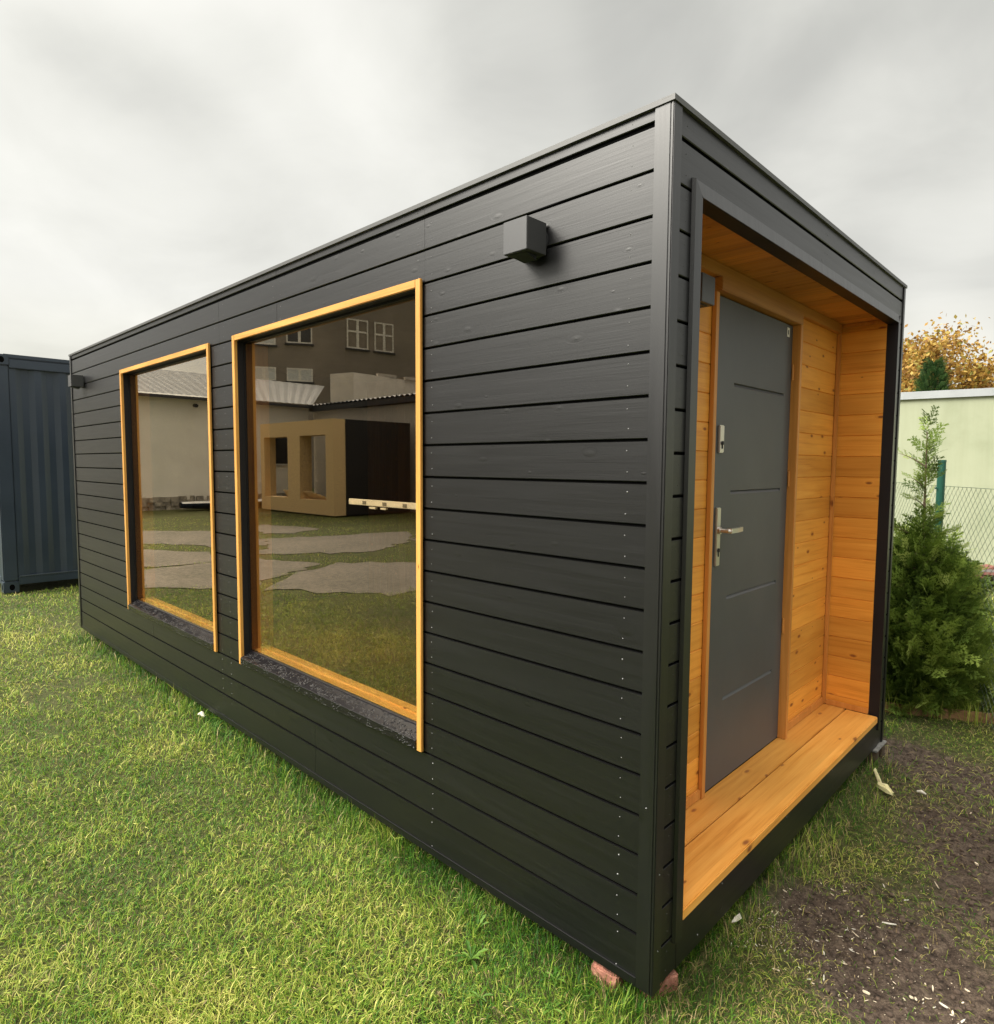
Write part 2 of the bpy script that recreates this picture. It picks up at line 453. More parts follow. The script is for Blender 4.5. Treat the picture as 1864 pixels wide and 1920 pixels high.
for sl in slabs:
    q = ragged(sl, .13, .24)
    mb = MB(); mb.prism(q, 'z', G - .05, G + .012 + random.uniform(-.003, .003))
    o = mb.build('path', M['conc'])
    tag(o, kind='structure')

# ================================================================== CABIN
cabin = thing('cabin', (-3.25, 1.33, -.09), 'flat-roofed black timber cabin with two big windows and a pine-lined entrance recess', 'cabin')
L, W = 6.4966, 2.6635
ZB, ZT = -.088, 2.6083
P_, Z0S, Z0F = .13, 2.5519, 2.5118
WINS = [(-4.9412, -3.1849), (-2.8483, -1.1057)]
WT, WB, TW = 2.3116, .3451, .032
OZ0, OZ1 = .385, 2.279


def board_profile(zlo, zhi, top=True, bot=True, dep=.008, ch=.0025):
    pts = [(dep, zlo)]
    pts += [(ch, zlo), (0, zlo + ch)] if bot else [(0, zlo)]
    pts += [(0, zhi - .0007), (.0007, zhi)] if top else [(0, zhi)]
    pts += [(dep, zhi)]
    return pts


def levels(z0, gap0=.016, gap=.0080):
    """board (lo, hi) pairs from the groove centres"""
    gs = [z0 - P_ * k for k in range(20)]
    out = [(gs[0] + gap0 / 2, ZT - .016)]
    for k in range(19):
        hi = gs[k] - (gap0 if k == 0 else gap) / 2
        out.append((gs[k + 1] + gap / 2, hi))
    out.append((ZB + .004, gs[19] - gap / 2))
    return out


def nail(mb, axis, c, r=.0032):
    """a countersunk screw head on a face: axis 'y' faces -y, axis 'x' faces +x"""
    n = 7
    ring = []; ring2 = []
    for k in range(n):
        a = 2 * math.pi * k / n
        if axis == 'y':
            ring.append((c[0] + r * math.cos(a), c[1] + .001, c[2] + r * math.sin(a))); 
        else:
            ring.append((c[0] - .001, c[1] + r * math.cos(a), c[2] + r * math.sin(a)))
    tip = (c[0], c[1] - .0022, c[2]) if axis == 'y' else (c[0] + .0022, c[1], c[2])
    mb.add(ring + [tip], [(k, (k + 1) % n, n) for k in range(n)])


# side cladding with its joints
side = MB(); 
sx0, sx1 = -L + .045, -.0555
for (lo, hi) in levels(Z0S):
    segs = []
    cuts = sorted({lo, hi} | {z for z in (OZ0, OZ1) if lo < z < hi})
    for a_, c_ in zip(cuts[:-1], cuts[1:]):
        zm = (a_ + c_) / 2
        if OZ0 < zm < OZ1:
            xs = [(sx0, WINS[0][0] + .01), (WINS[0][1] - .01, WINS[1][0] + .01), (WINS[1][1] - .01, sx1)]
        else:
            js = []
            if hi > 2.2: js = [-1.0975] + ([-2.33] if hi > 2.35 else []) + [-3.06]
            elif lo < .4: js = [-4.4] if int(lo * 100) % 2 else [-2.0]
            pts = sorted([sx0, sx1] + js)
            xs = [(pts[i] + (.0007 if i else 0), pts[i + 1] - (.0007 if i + 1 < len(pts) - 1 else 0)) for i in range(len(pts) - 1)]
        for (xa, xb) in xs:
            ya = random.uniform(0, .0012)
            pr = [(q[0] + (ya if q[0] < .007 else 0), q[1]) for q in board_profile(a_, c_, c_ == hi, a_ == lo)]
            side.prism(pr, 'x', xa, xb); side.mi[-2] = side.mi[-3] = 3 if c_ == hi else 0  # upward ledge and chamfer take the painted-in groove shade
    for nx_ in (-.13, -1.055, -1.14, -3.0, -3.13, -5.05, -6.38, -4.42, -2.37, -2.29):
        if nx_ in (-1.14, -2.37, -2.29) and hi < 2.3: continue
        if nx_ in (-4.42,) and hi > .42 and lo < 2.2: continue
        for z_ in ((lo + .028, hi - .028) if hi - lo > .08 else ((lo + hi) / 2,)):
            if OZ0 - .02 < z_ < OZ1 + .02 and any(a < nx_ < b_ for a, b_ in WINS): continue
            side.mat(1); nail(side, 'y', (nx_ + random.uniform(-.004, .004), .0004, z_ + random.uniform(-.005, .005))); side.mat(0)
# underlay behind the boards, left open at the windows
side.mat(2)
ub = (.0085, .0110)
side.box(-L + .01, -.02, *ub, ZB + .01, OZ0); side.box(-L + .01, -.02, *ub, OZ1, ZT - .02)
for xa, xb in ((-L + .01, WINS[0][0] + .005), (WINS[0][1] - .005, WINS[1][0] + .005), (WINS[1][1] - .005, -.02)):
    side.box(xa, xb, *ub, OZ0, OZ1)
side.mat(0)
side.box(-L + .045, -.0555, -.004, .0, ZB - .004, ZB + .028, .002)   # bottom batten
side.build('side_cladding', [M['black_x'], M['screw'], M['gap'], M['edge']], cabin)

# front (door) side cladding: two narrow strips and the header boards
FYL0, FYL1 = .0435, .1185     # left strip
FYR0, FYR1 = 2.557, 2.628     # right strip
OPY0, OPY1, OPZ0, OPZ1 = .168, 2.515, .105, 2.373
front = MB()
def fprof(lo, hi, top=True, bot=True):
    return [(-q[0], q[1]) for q in board_profile(lo, hi, top, bot)]
for (lo, hi) in levels(Z0F, .013):
    if lo > 2.415:
        front.prism(fprof(lo, hi), 'y', FYL0, FYR1)
    elif hi > 2.40 and lo < 2.39:
        front.prism(fprof(2.40, hi, True, False), 'y', FYL0, FYR1); front.prism(fprof(lo, 2.40, False, True), 'y', FYL0, FYL1); front.prism(fprof(lo, 2.40, False, True), 'y', FYR0, FYR1)
    else:
        front.prism(fprof(lo, hi), 'y', FYL0, FYL1 if hi > .06 else FYL1 + .03)
        front.prism(fprof(lo, hi), 'y', FYR0, FYR1)
    for ny_ in ((.085, 2.61) if lo < 2.35 else (.085, 1.3, 1.32, 2.6)):
        for z_ in ((lo + .03, hi - .03) if hi - lo > .08 else ((lo + hi) / 2,)):
            if 2.3 < z_ < 2.44 and ny_ > .2 and ny_ < 2.5: continue
            front.mat(1); nail(front, 'x', (-.0004, ny_ + random.uniform(-.006, .006), z_)); front.mat(0)
front.mat(2)
front.box(-.0110, -.0085, .02, OPY0 - .004, ZB + .01, ZT - .02); front.box(-.0110, -.0085, OPY1 + .004, W - .0012, ZB + .01, ZT - .02)
front.box(-.0110, -.0085, OPY0 - .004, OPY1 + .004, OPZ1 + .006, ZT - .02)
for i_, f_ in enumerate(front.f):
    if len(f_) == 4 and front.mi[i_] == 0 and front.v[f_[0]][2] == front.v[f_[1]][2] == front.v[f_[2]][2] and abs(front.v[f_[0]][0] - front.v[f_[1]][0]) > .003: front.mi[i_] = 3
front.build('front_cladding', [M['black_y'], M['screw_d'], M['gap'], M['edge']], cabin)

# trims on the corners
c_ = MB(); c_.box(-.0553, -.0035, -.0065, .010, ZB, ZT - .0155, .002); c_.box(-.0030, .0065, -.0065, .0433, ZB, ZT - .0155, .0025)
c_.mat(1); nail(c_, 'y', (-.03, -.0068, .51)); nail(c_, 'x', (.0068, .02, .30)); nail(c_, 'x', (.0068, .02, .05))
c_.build('corner_trim', [M['black_v'], M['screw']], cabin)
c_ = MB(); c_.box(-L, -L + .0445, -.0065, .010, ZB, ZT - .0155, .002); c_.build('corner_trim', M['black_v'], cabin)
c_ = MB(); c_.box(-.0030, .0065, FYR1 + .0005, W, ZB, ZT - .0155, .002); c_.build('corner_trim', M['black_v'], cabin)

# black fascia beam under the threshold
fb = MB(); fb.box(-.02, .0005, FYL1 + .0305, FYR0 - .001, ZB, .0635, .002)
fb.mat(1)
for y_, z_ in ((.485, .047), (1.11, .049), (1.72, .046), (2.265, .04), (.30, -.05)):
    nail(fb, 'x', (.0008, y_, z_), .0045)
fb.build('threshold_beam', [M['black_y'], M['screw']], cabin)

# roof flashing and roof
rf = MB()
rf.prism([(-.011, ZT - .016), (.0, ZT - .016), (.0, ZT - .004), (.03, ZT - .004), (.03, ZT), (-.011, ZT)], 'x', -L - .008, .0005)
rf.prism([(.011, ZT - .016), (.0, ZT - .016), (.0, ZT - .004), (-.03, ZT - .004), (-.03, ZT), (.011, ZT)], 'y', -.0112, W + .008)
rf.build('roof_flashing', M['flash'], cabin)
r_ = MB(); r_.box(-L + .02, -.031, .031, W - .02, ZT - .06, ZT - .012); r_.build('roof', M['dark_metal'], cabin)

# far walls, back wall and floor of the body
bk = MB(); bk.box(-L, -L + .05, .021, W - .001, ZB, ZT - .061); bk.box(-L + .05, -.021, W - .05, W - .001, ZB, ZT - .061)
bk.build('rear_wall', M['black_x'], cabin)

# ---- entrance recess
XB = -.302
XF = -.045
rc = MB(); rz = 2.402
pz = .1213
k = 0
bounds = [OPZ0] + [z for z in (2.233 - pz * i for i in range(18, -1, -1)) if z > OPZ0 + .03] + [2.354, rz]
def vboards(mb, axis, face, a0, a1, sgn, zl, g_=.0032):
    for zlo, zhi in zip(zl[:-1], zl[1:]):
        pr = [(face - sgn * .012, zlo), (face - sgn * .0045, zlo), (face, zlo + g_), (face, zhi - g_), (face - sgn * .0045, zhi), (face - sgn * .012, zhi)]
        mb.prism(pr, axis, a0, a1)
# right wall (faces -y)
vboards(rc, 'x', OPY1, XB, XF, -1, bounds)
o = rc.build('recess_side_wall', M['pine_x'], cabin); 
rc = MB(); vboards(rc, 'x', OPY0, XB, XF, 1, bounds); rc.build('recess_side_wall', M['pine_x'], cabin)
# wall around the door (faces +x)
DY0, DY1, DZ0, DZ1 = .942, 1.782, .112, 2.283
rb = MB(); vboards(rb, 'y', XB, OPY0 + .013, .8855, 1, bounds); rb.build('door_wall', M['pine_y'], cabin)
rb = MB(); vboards(rb, 'y', XB, DY1 + .0365, OPY1 - .013, 1, bounds)
rb.build('door_wall', M['pine_y'], cabin)
cl = MB()
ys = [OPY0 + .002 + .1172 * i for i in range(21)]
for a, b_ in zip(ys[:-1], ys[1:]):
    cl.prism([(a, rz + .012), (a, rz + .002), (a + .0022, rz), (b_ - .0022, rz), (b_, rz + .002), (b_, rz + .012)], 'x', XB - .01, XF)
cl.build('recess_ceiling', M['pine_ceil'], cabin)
fl = MB()
fl.box(XB + .0005, -.1685, OPY0 + .0005, OPY1 - .0005, .066, .105, .003)
fl.box(-.1635, .008, OPY0 + .0005, OPY1 - .012, .0665, .1055, .004)
fl.build('threshold_boards', M['pine_floor'], cabin)
ml = MB(); ml.box(XB + .0005, XB + .022, OPY1 - .024, OPY1 - .0005, .106, rz - .001, .005); ml.build('pine_moulding', M['casing'], cabin)
ml = MB(); ml.box(XB + .0005, XB + .014, DY1 + .037, OPY1 - .0245, .106, .150, .003); ml.build('pine_moulding', M['casing'], cabin)
ml = MB(); ml.box(XB + .0005, XB + .014, OPY0 + .001, DY0 - .058, .106, .150, .003); ml.build('pine_moulding', M['casing'], cabin)
ml = MB(); ml.box(XB + .0225, XF - .001, OPY1 - .013, OPY1 - .0005, .1062, .138, .003); ml.build('pine_moulding', M['casing'], cabin)
ml = MB(); ml.box(XB + .0225, XF - .001, OPY1 - .016, OPY1 - .0005, rz - .022, rz - .0008, .004); ml.build('pine_moulding', M['casing'], cabin)
# black reveal between cladding and pine
rv = MB()
rv.box(XF, .0105, OPY1 + .0005, OPY1 + .008, .02, OPZ1 + .0085)
rv.box(XF, .0105, OPY0 - .008, OPY0 - .0005, .02, OPZ1 + .0085)
rv.box(XF, .0103, OPY0, OPY1, OPZ1, OPZ1 + .008)
rv.build('opening_reveal', M['reveal'], cabin)
# casing round the opening, mitred, faces slope outwards
cs = MB()
zo, zi = 2.422, OPZ1 + .001
yo0, yi0, yi1, yo1 = .119, OPY0 - .001, OPY1 + .001, 2.556
xo, xi = .006, .0125
cs.add([(0.0005, yo0, 0.02), (xi, yo0 + .004, .02), (xi, yi0, .02), (0.0005, yi0, .02), (0.0005, yo0, zo), (xi, yo0 + .004, zo - .004), (xi, yi0, zi), (0.0005, yi0, zi)],
       [(0, 3, 2, 1), (0, 1, 5, 4), (1, 2, 6, 5), (2, 3, 7, 6), (3, 0, 4, 7), (4, 5, 6, 7)])
cs.add([(0.0005, yo1, 0.02), (xi, yo1 - .004, .02), (xi, yi1, .02), (0.0005, yi1, .02), (0.0005, yo1, zo), (xi, yo1 - .004, zo - .004), (xi, yi1, zi), (0.0005, yi1, zi)],
       [(3, 0, 1, 2), (4, 5, 1, 0), (5, 6, 2, 1), (6, 7, 3, 2), (7, 4, 0, 3), (7, 6, 5, 4)])
cs.add([(0.0005, yo0 + .001, zo), (.006, yo0 + .005, zo - .001), (xi + .001, yi0, zi), (0.0005, yi0, zi), (0.0005, yo1 - .001, zo), (.006, yo1 - .005, zo - .001), (xi + .001, yi1, zi), (0.0005, yi1, zi)],
       [(0, 1, 2, 3), (7, 6, 5, 4), (0, 4, 5, 1), (1, 5, 6, 2), (2, 6, 7, 3), (3, 7, 4, 0)])
cs.build('opening_casing', M['black_v'], cabin)

# door casing
dc = MB(); dc.box(XB + .0005, XB + .020, .886, .916, .106, DZ1 + .0065, .002)
dc.build('door_casing', M['casing'], cabin)
dc = MB(); dc.box(XB - .02, XB + .006, .9165, DY0 - .002, .106, DZ1 + .0065); dc.build('door_jamb', M['casing'], cabin)
dc = MB(); dc.box(XB - .02, XB + .045, DY1 + .004, DY1 + .036, .106, DZ1 + .0065, .003)
dc.build('door_casing', M['casing'], cabin)
dc = MB(); dc.box(XB - .02, XB + .044, .886, DY1 + .036, DZ1 + .007, DZ1 + .062, .003)
dc.build('door_casing', M['casing_h'], cabin)
dc = MB(); dc.box(XB + .0005, XB + .030, OPY0 + .001, OPY1 - .0245, DZ1 + .0635, rz - .0005, .003)
dc.build('cornice_board', M['casing_h'], cabin)

# door
door = MB()
xd = XB + .003
gro = [(1.926, 1.109, 1.692), (1.447, 1.107, 1.689), (.970, 1.098, 1.678), (.5015, 1.093, 1.666)]
# leaf face built round four pressed grooves
xf = xd + .002
zs = [DZ0]
for gz, a, b_ in sorted(gro):
    gh = .0085
    zs += [gz - gh, gz + gh]
zs.append(DZ1)
zb = xf - .04
def quad(mb, y0, y1, z0, z1, x=xf):
    mb.add([(x, y0, z0), (x, y1, z0), (x, y1, z1), (x, y0, z1)], [(0, 1, 2, 3)])
gs_ = sorted(gro)
for i in range(len(zs) - 1):
    if i % 2 == 0: quad(door, DY0, DY1, zs[i], zs[i + 1])
    else:
        gz, a, b_ = gs_[i // 2]
        quad(door, DY0, a, zs[i], zs[i + 1]); quad(door, b_, DY1, zs[i], zs[i + 1])
        xg = xf - .0080; zm = gz + .004
        door.add([(xf, a, zs[i]), (xf, b_, zs[i]), (xf, b_, zs[i + 1]), (xf, a, zs[i + 1]), (xg, a + .004, zm), (xg, b_ - .004, zm)],
                 [(0, 1, 5, 4), (4, 5, 2, 3), (0, 4, 3), (1, 2, 5)])
door.box(zb, xf - .0085, DY0, DY1, DZ0, DZ1)
dr = door.build('door', M['door'], cabin)
dr['label'] = 'anthracite door leaf with four pressed grooves'
st = MB(); st.box(xf + .0002, xf + .001, 1.706, 1.738, 2.222, 2.268); st.mat(1); st.box(xf + .0011, xf + .0014, 1.716, 1.727, 2.234, 2.256)
st.build('sticker', [simple('white_sticker', (.75, .72, .68), .5), M['dark_metal']], dr)
lk = MB(); lk.box(xf, xf + .012, .962, 1.004, 1.622, 1.741, .003); lk.mat(1)
lk.tube([(xf + .0125, .985, 1.664), (xf + .0165, .985, 1.664)], .009, 10); lk.box(xf + .0125, xf + .0155, .9825, .9875, 1.640, 1.660)
lk.build('lock_plate', [M['steel'], M['reveal']], dr)
hp = MB(); hp.box(xf, xf + .012, .958, .996, 1.129, 1.384, .003); hp.mat(1)
hp.tube([(xf + .0122, .978, 1.198), (xf + .0162, .978, 1.198)], .009, 10); hp.box(xf + .0122, xf + .0150, .9755, .9805, 1.170, 1.190); hp.mat(0)
hp.tube([(xf + .010, .977, 1.285), (xf + .022, .977, 1.285)], .016, 14)
hp.tube([(xf + .020, .977, 1.285), (xf + .058, .977, 1.285), (xf + .066, .985, 1.285)], .0095, 10)
hp.prism([(xf + .052, .976), (xf + .070, .976), (xf + .072, 1.035), (xf + .062, 1.112), (xf + .050, 1.112), (xf + .056, 1.03)], 'z', 1.276, 1.296)
hp.build('door_handle', [M['steel'], M['reveal']], dr)
hg = MB()
for z_ in (1.50, .72, 2.05):
    hg = MB(); hg.tube([(XB + .012, DY1 + .001, z_ - .04), (XB + .012, DY1 + .001, z_ + .04)], .005, 8); hg.build('hinge', M['casing'], dr)

# interior: pine back wall, end wall, floor, ceiling
it = MB()
zz = [.105 + .11 * i for i in range(23)]
for i in range(38):
    x0 = -5.24 + i * .1135
    if x0 > -1.1: break
    it.prism([(x0, W - .062), (x0, W - .0765), (x0 + .003, W - .0795), (x0 + .1105, W - .0795), (x0 + .1135, W - .0765), (x0 + .1135, W - .062)], 'z', .1, 2.48)
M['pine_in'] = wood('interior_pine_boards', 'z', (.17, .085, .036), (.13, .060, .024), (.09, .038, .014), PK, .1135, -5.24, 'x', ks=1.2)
it.build('interior_wall', M['pine_in'], cabin)
M['dkp'] = simple('dark_panel_and_shade', (.02, .015, .012), .6)
it = MB(); it.box(-5.30, -5.242, .2105, W - .08, .1, 2.48); it.build('interior_partition', M['dkp'], cabin)
it = MB(); it.box(-.42, -.345, .2105, W - .0805, .1, 2.48); it.build('interior_partition', M['dkp'], cabin)
it = MB(); it.box(-L + .06, -.36, .02, W - .055, .04, .0995); it.build('interior_floor', simple('oak_laminate', (.10, .055, .022), .45), cabin)
it = MB(); it.box(-L + .06, -.36, .02, W - .055, 2.485, 2.53); it.build('interior_ceiling', M['dkp'], cabin)  # ceiling coloured near-black to paint in the dark of the unlit room
# inner lining of the facade wall between and around windows
it = MB()
for xa, xb in ((-L + .06, WINS[0][0] - .0), (WINS[0][1], WINS[1][0]), (WINS[1][1], -.36)):
    it.box(xa, xb, .1905, .2095, .1, 2.484)
for xa, xb in WINS:
    it.box(xa + .0005, xb - .0005, .1957, .2095, .1, .40); it.box(xa + .0005, xb - .0005, .1957, .2095, 2.30, 2.484)
it.build('interior_lining', M['pine_in'], cabin)

# ---- windows
def window(xa, xb, note, water):
    fx0, fx1 = xa + TW, xb - TW
    yg = .045
    # black outer frame ring that carries the pane
    fr = MB()
    fr.box(fx0 + .0005, fx0 + .004, yg - .006, .051, .397, OZ1)
    f = fr.build('window', M['reveal'], cabin)
    fr = MB(); fr.box(fx1 - .040, fx1 - .0005, yg - .006, .082, .397, OZ1); fr.build('frame_stile', M['reveal'], f)
    fr = MB(); fr.box(fx0 + .0042, fx1 - .0405, yg - .006, .060, .397, .4235); fr.build('frame_rail', M['reveal'], f)
    fr = MB(); fr.box(fx0 + .0042, fx1 - .0405, yg - .006, .082, OZ1 - .010, OZ1 - .0005); fr.build('frame_rail', M['reveal'], f)
    pn = MB(); pn.box(fx0 + .0042, fx1 - .0405, yg, yg + .005, .4237, OZ1 - .0102)
    pn.mi = [0 if q == [0, 1, 5, 4] else 1 for q in pn.f]
    pn.build('window_pane', [M['glass'], M['glass_in']], f)
    # pine lining behind the pane
    jb = MB(); jb.box(fx0 - .02, fx0 + .0038, .0515, .190, .40, 2.30); jb.build('inner_jamb', M['jamb'], f)
    jb = MB(); jb.box(fx1 - .03, fx1 + .02, .0825, .190, .40, 2.30); jb.build('inner_jamb', M['jamb'], f)
    jb = MB(); jb.prism([(.0605, .40), (.0605, .428), (.100, .429), (.101, .437), (.148, .438), (.150, .436), (.150, .40)], 'x', fx0 + .0045, fx1 - .0410); jb.build('inner_sill', M['jamb_h'], f)
    jb = MB(); jb.box(fx0 + .0037, fx1 - .0302, .0825, .190, 2.272, 2.30); jb.build('inner_head', M['reveal'], f)  # head is black, not pine: shade of the upper interior painted in
    # black reveal
    for a_ in ((fx0 - .012, fx0 - .0002, -.004, .0385, .392, OZ1 + .004), (fx1 + .0002, fx1 + .012, -.004, .0385, .392, OZ1 + .004), (fx0, fx1, -.003, .0385, OZ1 + .0002, OZ1 + .010)):
        rv = MB(); rv.box(*a_); rv.build('window_reveal', M['reveal'], f)
    # pine trim, three strips with square butt joints; the left one shows its inner edge down to the sill
    tr = MB(); tr.box(xa, fx0 - .0004, -.018, -.0045, WB, WT - .0002, .002)
    tr.box(fx0 - .0002, fx0 + .0012, -.017, -.0005, .392, OZ1)
    tr.build('window_trim', M['pine_vx'], f)
    tr = MB(); tr.box(fx1 + .0004, xb, -.018, -.0045, WB, WT - .0002, .002); tr.build('window_trim', M['pine_vx'], f)
    tr = MB(); tr.box(fx0, fx1, -.0178, -.0045, OZ1 + .0003, WT, .002); tr.build('window_trim', M['pine_h'], f)
    sl = MB(); sl.prism([(.0385, .418), (.0385, .412), (-.020, .3845), (-.020, .352), (-.0235, .352), (-.0235, .3885), (-.022, .3895)], 'x', fx0 + .001, fx1 - .001)
    sl.build('window_sill', M['sill'], f)
    return f


w1 = window(WINS[0][0], WINS[0][1], None, 0)
w2 = window(WINS[1][0], WINS[1][1], None, 1)

# ---- wall lamps
def lamp(kind, loc):
    x, y, z = loc
    mb = MB()
    s_ = .105
    if kind == 'side':
        # hollow box on the facade with a hinged shade wing hanging below
        mb.box(x - s_, x, y - s_, y - .006, z, z + s_, .0015)
        bp = MB(); bp.box(x - s_ + .012, x - .012, y - .0055, y - .0005, z + .008, z + s_ - .008)
        bp.tube([(x - .052, y - .0058, z + .05), (x - .052, y - .0004, z + .05)], .055, 28)
    else:
        mb.box(x + .006, x + s_, y, y + s_, z, z + s_, .0015)
        bp = MB(); bp.box(x + .0005, x + .0055, y + .012, y + s_ - .012, z + .008, z + s_ - .008)
    o = mb.build('wall_lamp', M['lampmetal'], cabin)
    bp.build('back_plate', M['dark_metal'], o)
    fl = MB()
    if kind == 'side':
        fl.add([(x - s_ + .012, y - s_ + .012, z - .001), (x - .02, y - s_ + .02, z - .001), (x - .02, y - .03, z - .001), (x - s_ + .012, y - .03, z - .001),
                (x - s_ + .035, y - .035, z - .019), (x - .02, y - .035, z - .017)], [(0, 1, 2, 3), (0, 4, 5, 1), (1, 5, 2), (0, 3, 4), (3, 2, 5, 4)])
    else:
        fl.box(x + .02, x + s_ - .02, y + .02, y + s_ - .02, z - .004, z - .0005)
    fl.build('beam_flap', M['dark_metal'], o)
    return o
lamp('side', (-.457, 0, 2.264)); lamp('side', (-6.035, 0, 2.262)); lamp('recess', (XB + .0005, .588, 2.180))

# ---- supports under the cabin
mt, t, b = new_mat('red_brick'); p = t.pos(); n2 = t.noise(p, 30, 6, .7)
t.l(t.ramp(n2, [(.3, (.13, .055, .04)), (.5, (.34, .14, .095)), (.62, (.46, .22, .16)), (.78, (.55, .36, .28))]), b.inputs['Base Color']); b.inputs['Roughness'].default_value = .9
bump(t, b, n2, .8, .008); M['brick'] = mt
def brick(loc, size, rz, label, tilt=0):
    bm = bmesh.new(); bmesh.ops.create_cube(bm, size=1)
    bmesh.ops.bevel(bm, geom=bm.edges[:], offset=.06, segments=2, affect='EDGES')
    bmesh.ops.subdivide_edges(bm, edges=bm.edges[:], cuts=2, use_grid_fill=True)
    r2 = np.random.default_rng(int(abs(loc[0]) * 1000))
    for v in bm.verts:
        v.co.x *= size[0]; v.co.y *= size[1]; v.co.z *= size[2]
        v.co += Vector(r2.uniform(-.0022, .0022, 3))
    me = bpy.data.meshes.new('brick'); bm.to_mesh(me); bm.free(); me.materials.append(M['brick'])
    o = bpy.data.objects.new('brick', me); col.objects.link(o); o.location = loc; o.rotation_euler = (tilt, 0, rz)
    return tag(o, label, 'brick', 'bricks under the near corner of the cabin')
brick((-.185, .062, -.150), (.10, .13, .084), .12, 'broken red brick showing under the long wall near the corner')
brick((-.062, .128, -.154), (.10, .12, .086), -.35, 'red brick right under the near corner post of the cabin')

stand = thing('support_block', (.0, 2.52, G), 'dark hollow block propping up the far front corner of the cabin', 'support block')
mb = MB()
M['web'] = simple('stained_wood_block', (.075, .05, .03), .85, bmp=.5)
for y_ in (2.48, 2.60):
    mb = MB(); mb.box(-.07, .016, y_, y_ + .06, G - .02, -.10, .004); mb.build('web', M['web'], stand)
mb = MB(); mb.box(-.08, .022, 2.47, 2.68, -.0998, -.0885, .003)
mb.build('top_plate', simple('grey_cement_board', (.20, .195, .185), .8, bmp=.5, var=.5, scale=30), stand)

# ================================================================== CONTAINER
M['cont'] = simple('blue_grey_container_paint', (.026, .039, .062), .38, .0, .12, 2.0, .15, 9, spec=.6)
M['cont_edge'] = simple('worn_container_edge_paint', (.06, .075, .095), .5, .0, .2, 6)
ct = thing('shipping_container', (-10.7, 2.9, G), 'dark blue-grey corrugated shipping container behind the far end of the cabin', 'shipping container')
cx, cy0, cy1, cz0, cz1 = -9.45, -.165, 5.93, -.155, 2.94
mb = MB()
def corr(x, y0, y1, z0, z1, pitch=.2786, dep=.036):
    prof = []; y = y0
    while y < y1:
        for fy, fx in ((0, 0), (.072, 0), (.14, -dep), (.212, -dep)):
            if y + fy < y1: prof.append((x + fx, y + fy))
        y += pitch
    prof.append((x, y1))
    return prof
pr = corr(cx - .012, cy0 + .155, cy1 - .155, 0, 0)
n = len(pr)
mb.add([(a, b_, .045) for a, b_ in pr] + [(a, b_, 2.765) for a, b_ in pr], [(i, i + 1, n + i + 1, n + i) for i in range(n - 1)])
pr2 = [(a, b_) for b_, a in [(yy, xx) for yy, xx in corr(cy0 + .012, cx - 2.2, cx - .17, 0, 0)]]
pe = [(b_, -(a - (cy0 + .012)) + cy0 + .012 + .0) for a, b_ in corr(cy0 + .012, cx - 2.27, cx - .145, 0, 0)]
mb.add([(a, b_, .045) for a, b_ in pe] + [(a, b_, 2.765) for a, b_ in pe], [(i, i + 1, len(pe) + i + 1, len(pe) + i) for i in range(len(pe) - 1)])
mb.box(cx - 2.40, cx - 2.36, cy0 + .17, cy1 - .17, .045, 2.765)
mb.build('corrugated_wall', M['cont'], ct)
for yy in (cy0, cy1 - .16):
    for xx in (cx - .16, cx - 2.42):
        pm = MB(); pm.box(xx, xx + .16, yy, yy + .16, .0, 2.80, .012); p_ = pm.build('corner_post', M['cont'], ct)
        for z0, z1 in ((cz0, -.003), (2.803, cz1)):
            cm = MB()
            cm.mat(0); cm.box(xx - .004, xx + .172, yy - .006, yy + .165, z0, z1, .01)
            cm.mat(1); zc_ = (z0 + z1) / 2
            hole = [(math.cos(a) * .030, math.sin(a) * .045) for a in np.linspace(0, 2 * math.pi, 14, endpoint=False)]
            cm.mat(1); cm.add([(xx + .1725, yy + .085 + h[0], zc_ + h[1] * .9) for h in hole], [list(range(14))])
            cm.add([(xx + .085 + h[0] * 1.1, yy - .0065, zc_ + h[1] * .9) for h in hole], [list(range(14))])
            cm.build('corner_casting', [M['cont'], M['gap']], p_)
rl = MB(); rl.box(cx - .10, cx + .004, cy0 + .161, cy1 - .161, -.055, .05, .006)
rl.box(cx - 2.25, cx - .161, cy0 + .0, cy0 + .09, -.055, .05, .006)
rl.mat(1); rl.box(cx - .005, cx + .010, cy0 + .175, cy1 - .175, .0502, .066, .002)
rl.build('bottom_rail', [M['cont'], M['cont_edge']], ct)
rl = MB(); rl.box(cx - .06, cx + .012, cy0 + .161, cy1 - .161, 2.77, 2.885, .008); rl.box(cx - .085, cx + .004, cy0 + .10, cy1 - .1, 2.892, 2.948, .012)
rl.box(cx - 2.25, cx - .161, cy0, cy0 + .06, 2.77, 2.90, .006)
rl.build('top_rail', M['cont'], ct)
rl = MB(); rl.box(cx - 2.38, cx - .05, cy0 + .05, cy1 - .05, 2.89, 2.925); rl.build('roof', M['cont'], ct)
mk = MB(); mk.add([(cx + .0, .245, .545), (cx + .0, .262, .55), (cx, .272, .62), (cx, .268, .66), (cx, .252, .655), (cx, .256, .60)], [(0, 1, 2, 3, 4, 5)])
mk.prism([(.245, .52), (.262, .54), (.272, .61), (.268, .65), (.252, .645), (.254, .59)], 'x', cx - .0115 + .0002, cx - .0105)
mk = MB(); mk.prism([(.243, .53), (.262, .55), (.274, .62), (.270, .66), (.252, .655), (.254, .60)], 'x', cx - .048, cx - .0455)
mk.build('paint_scrape', simple('bare_primer', (.6, .6, .6), .6), ct)
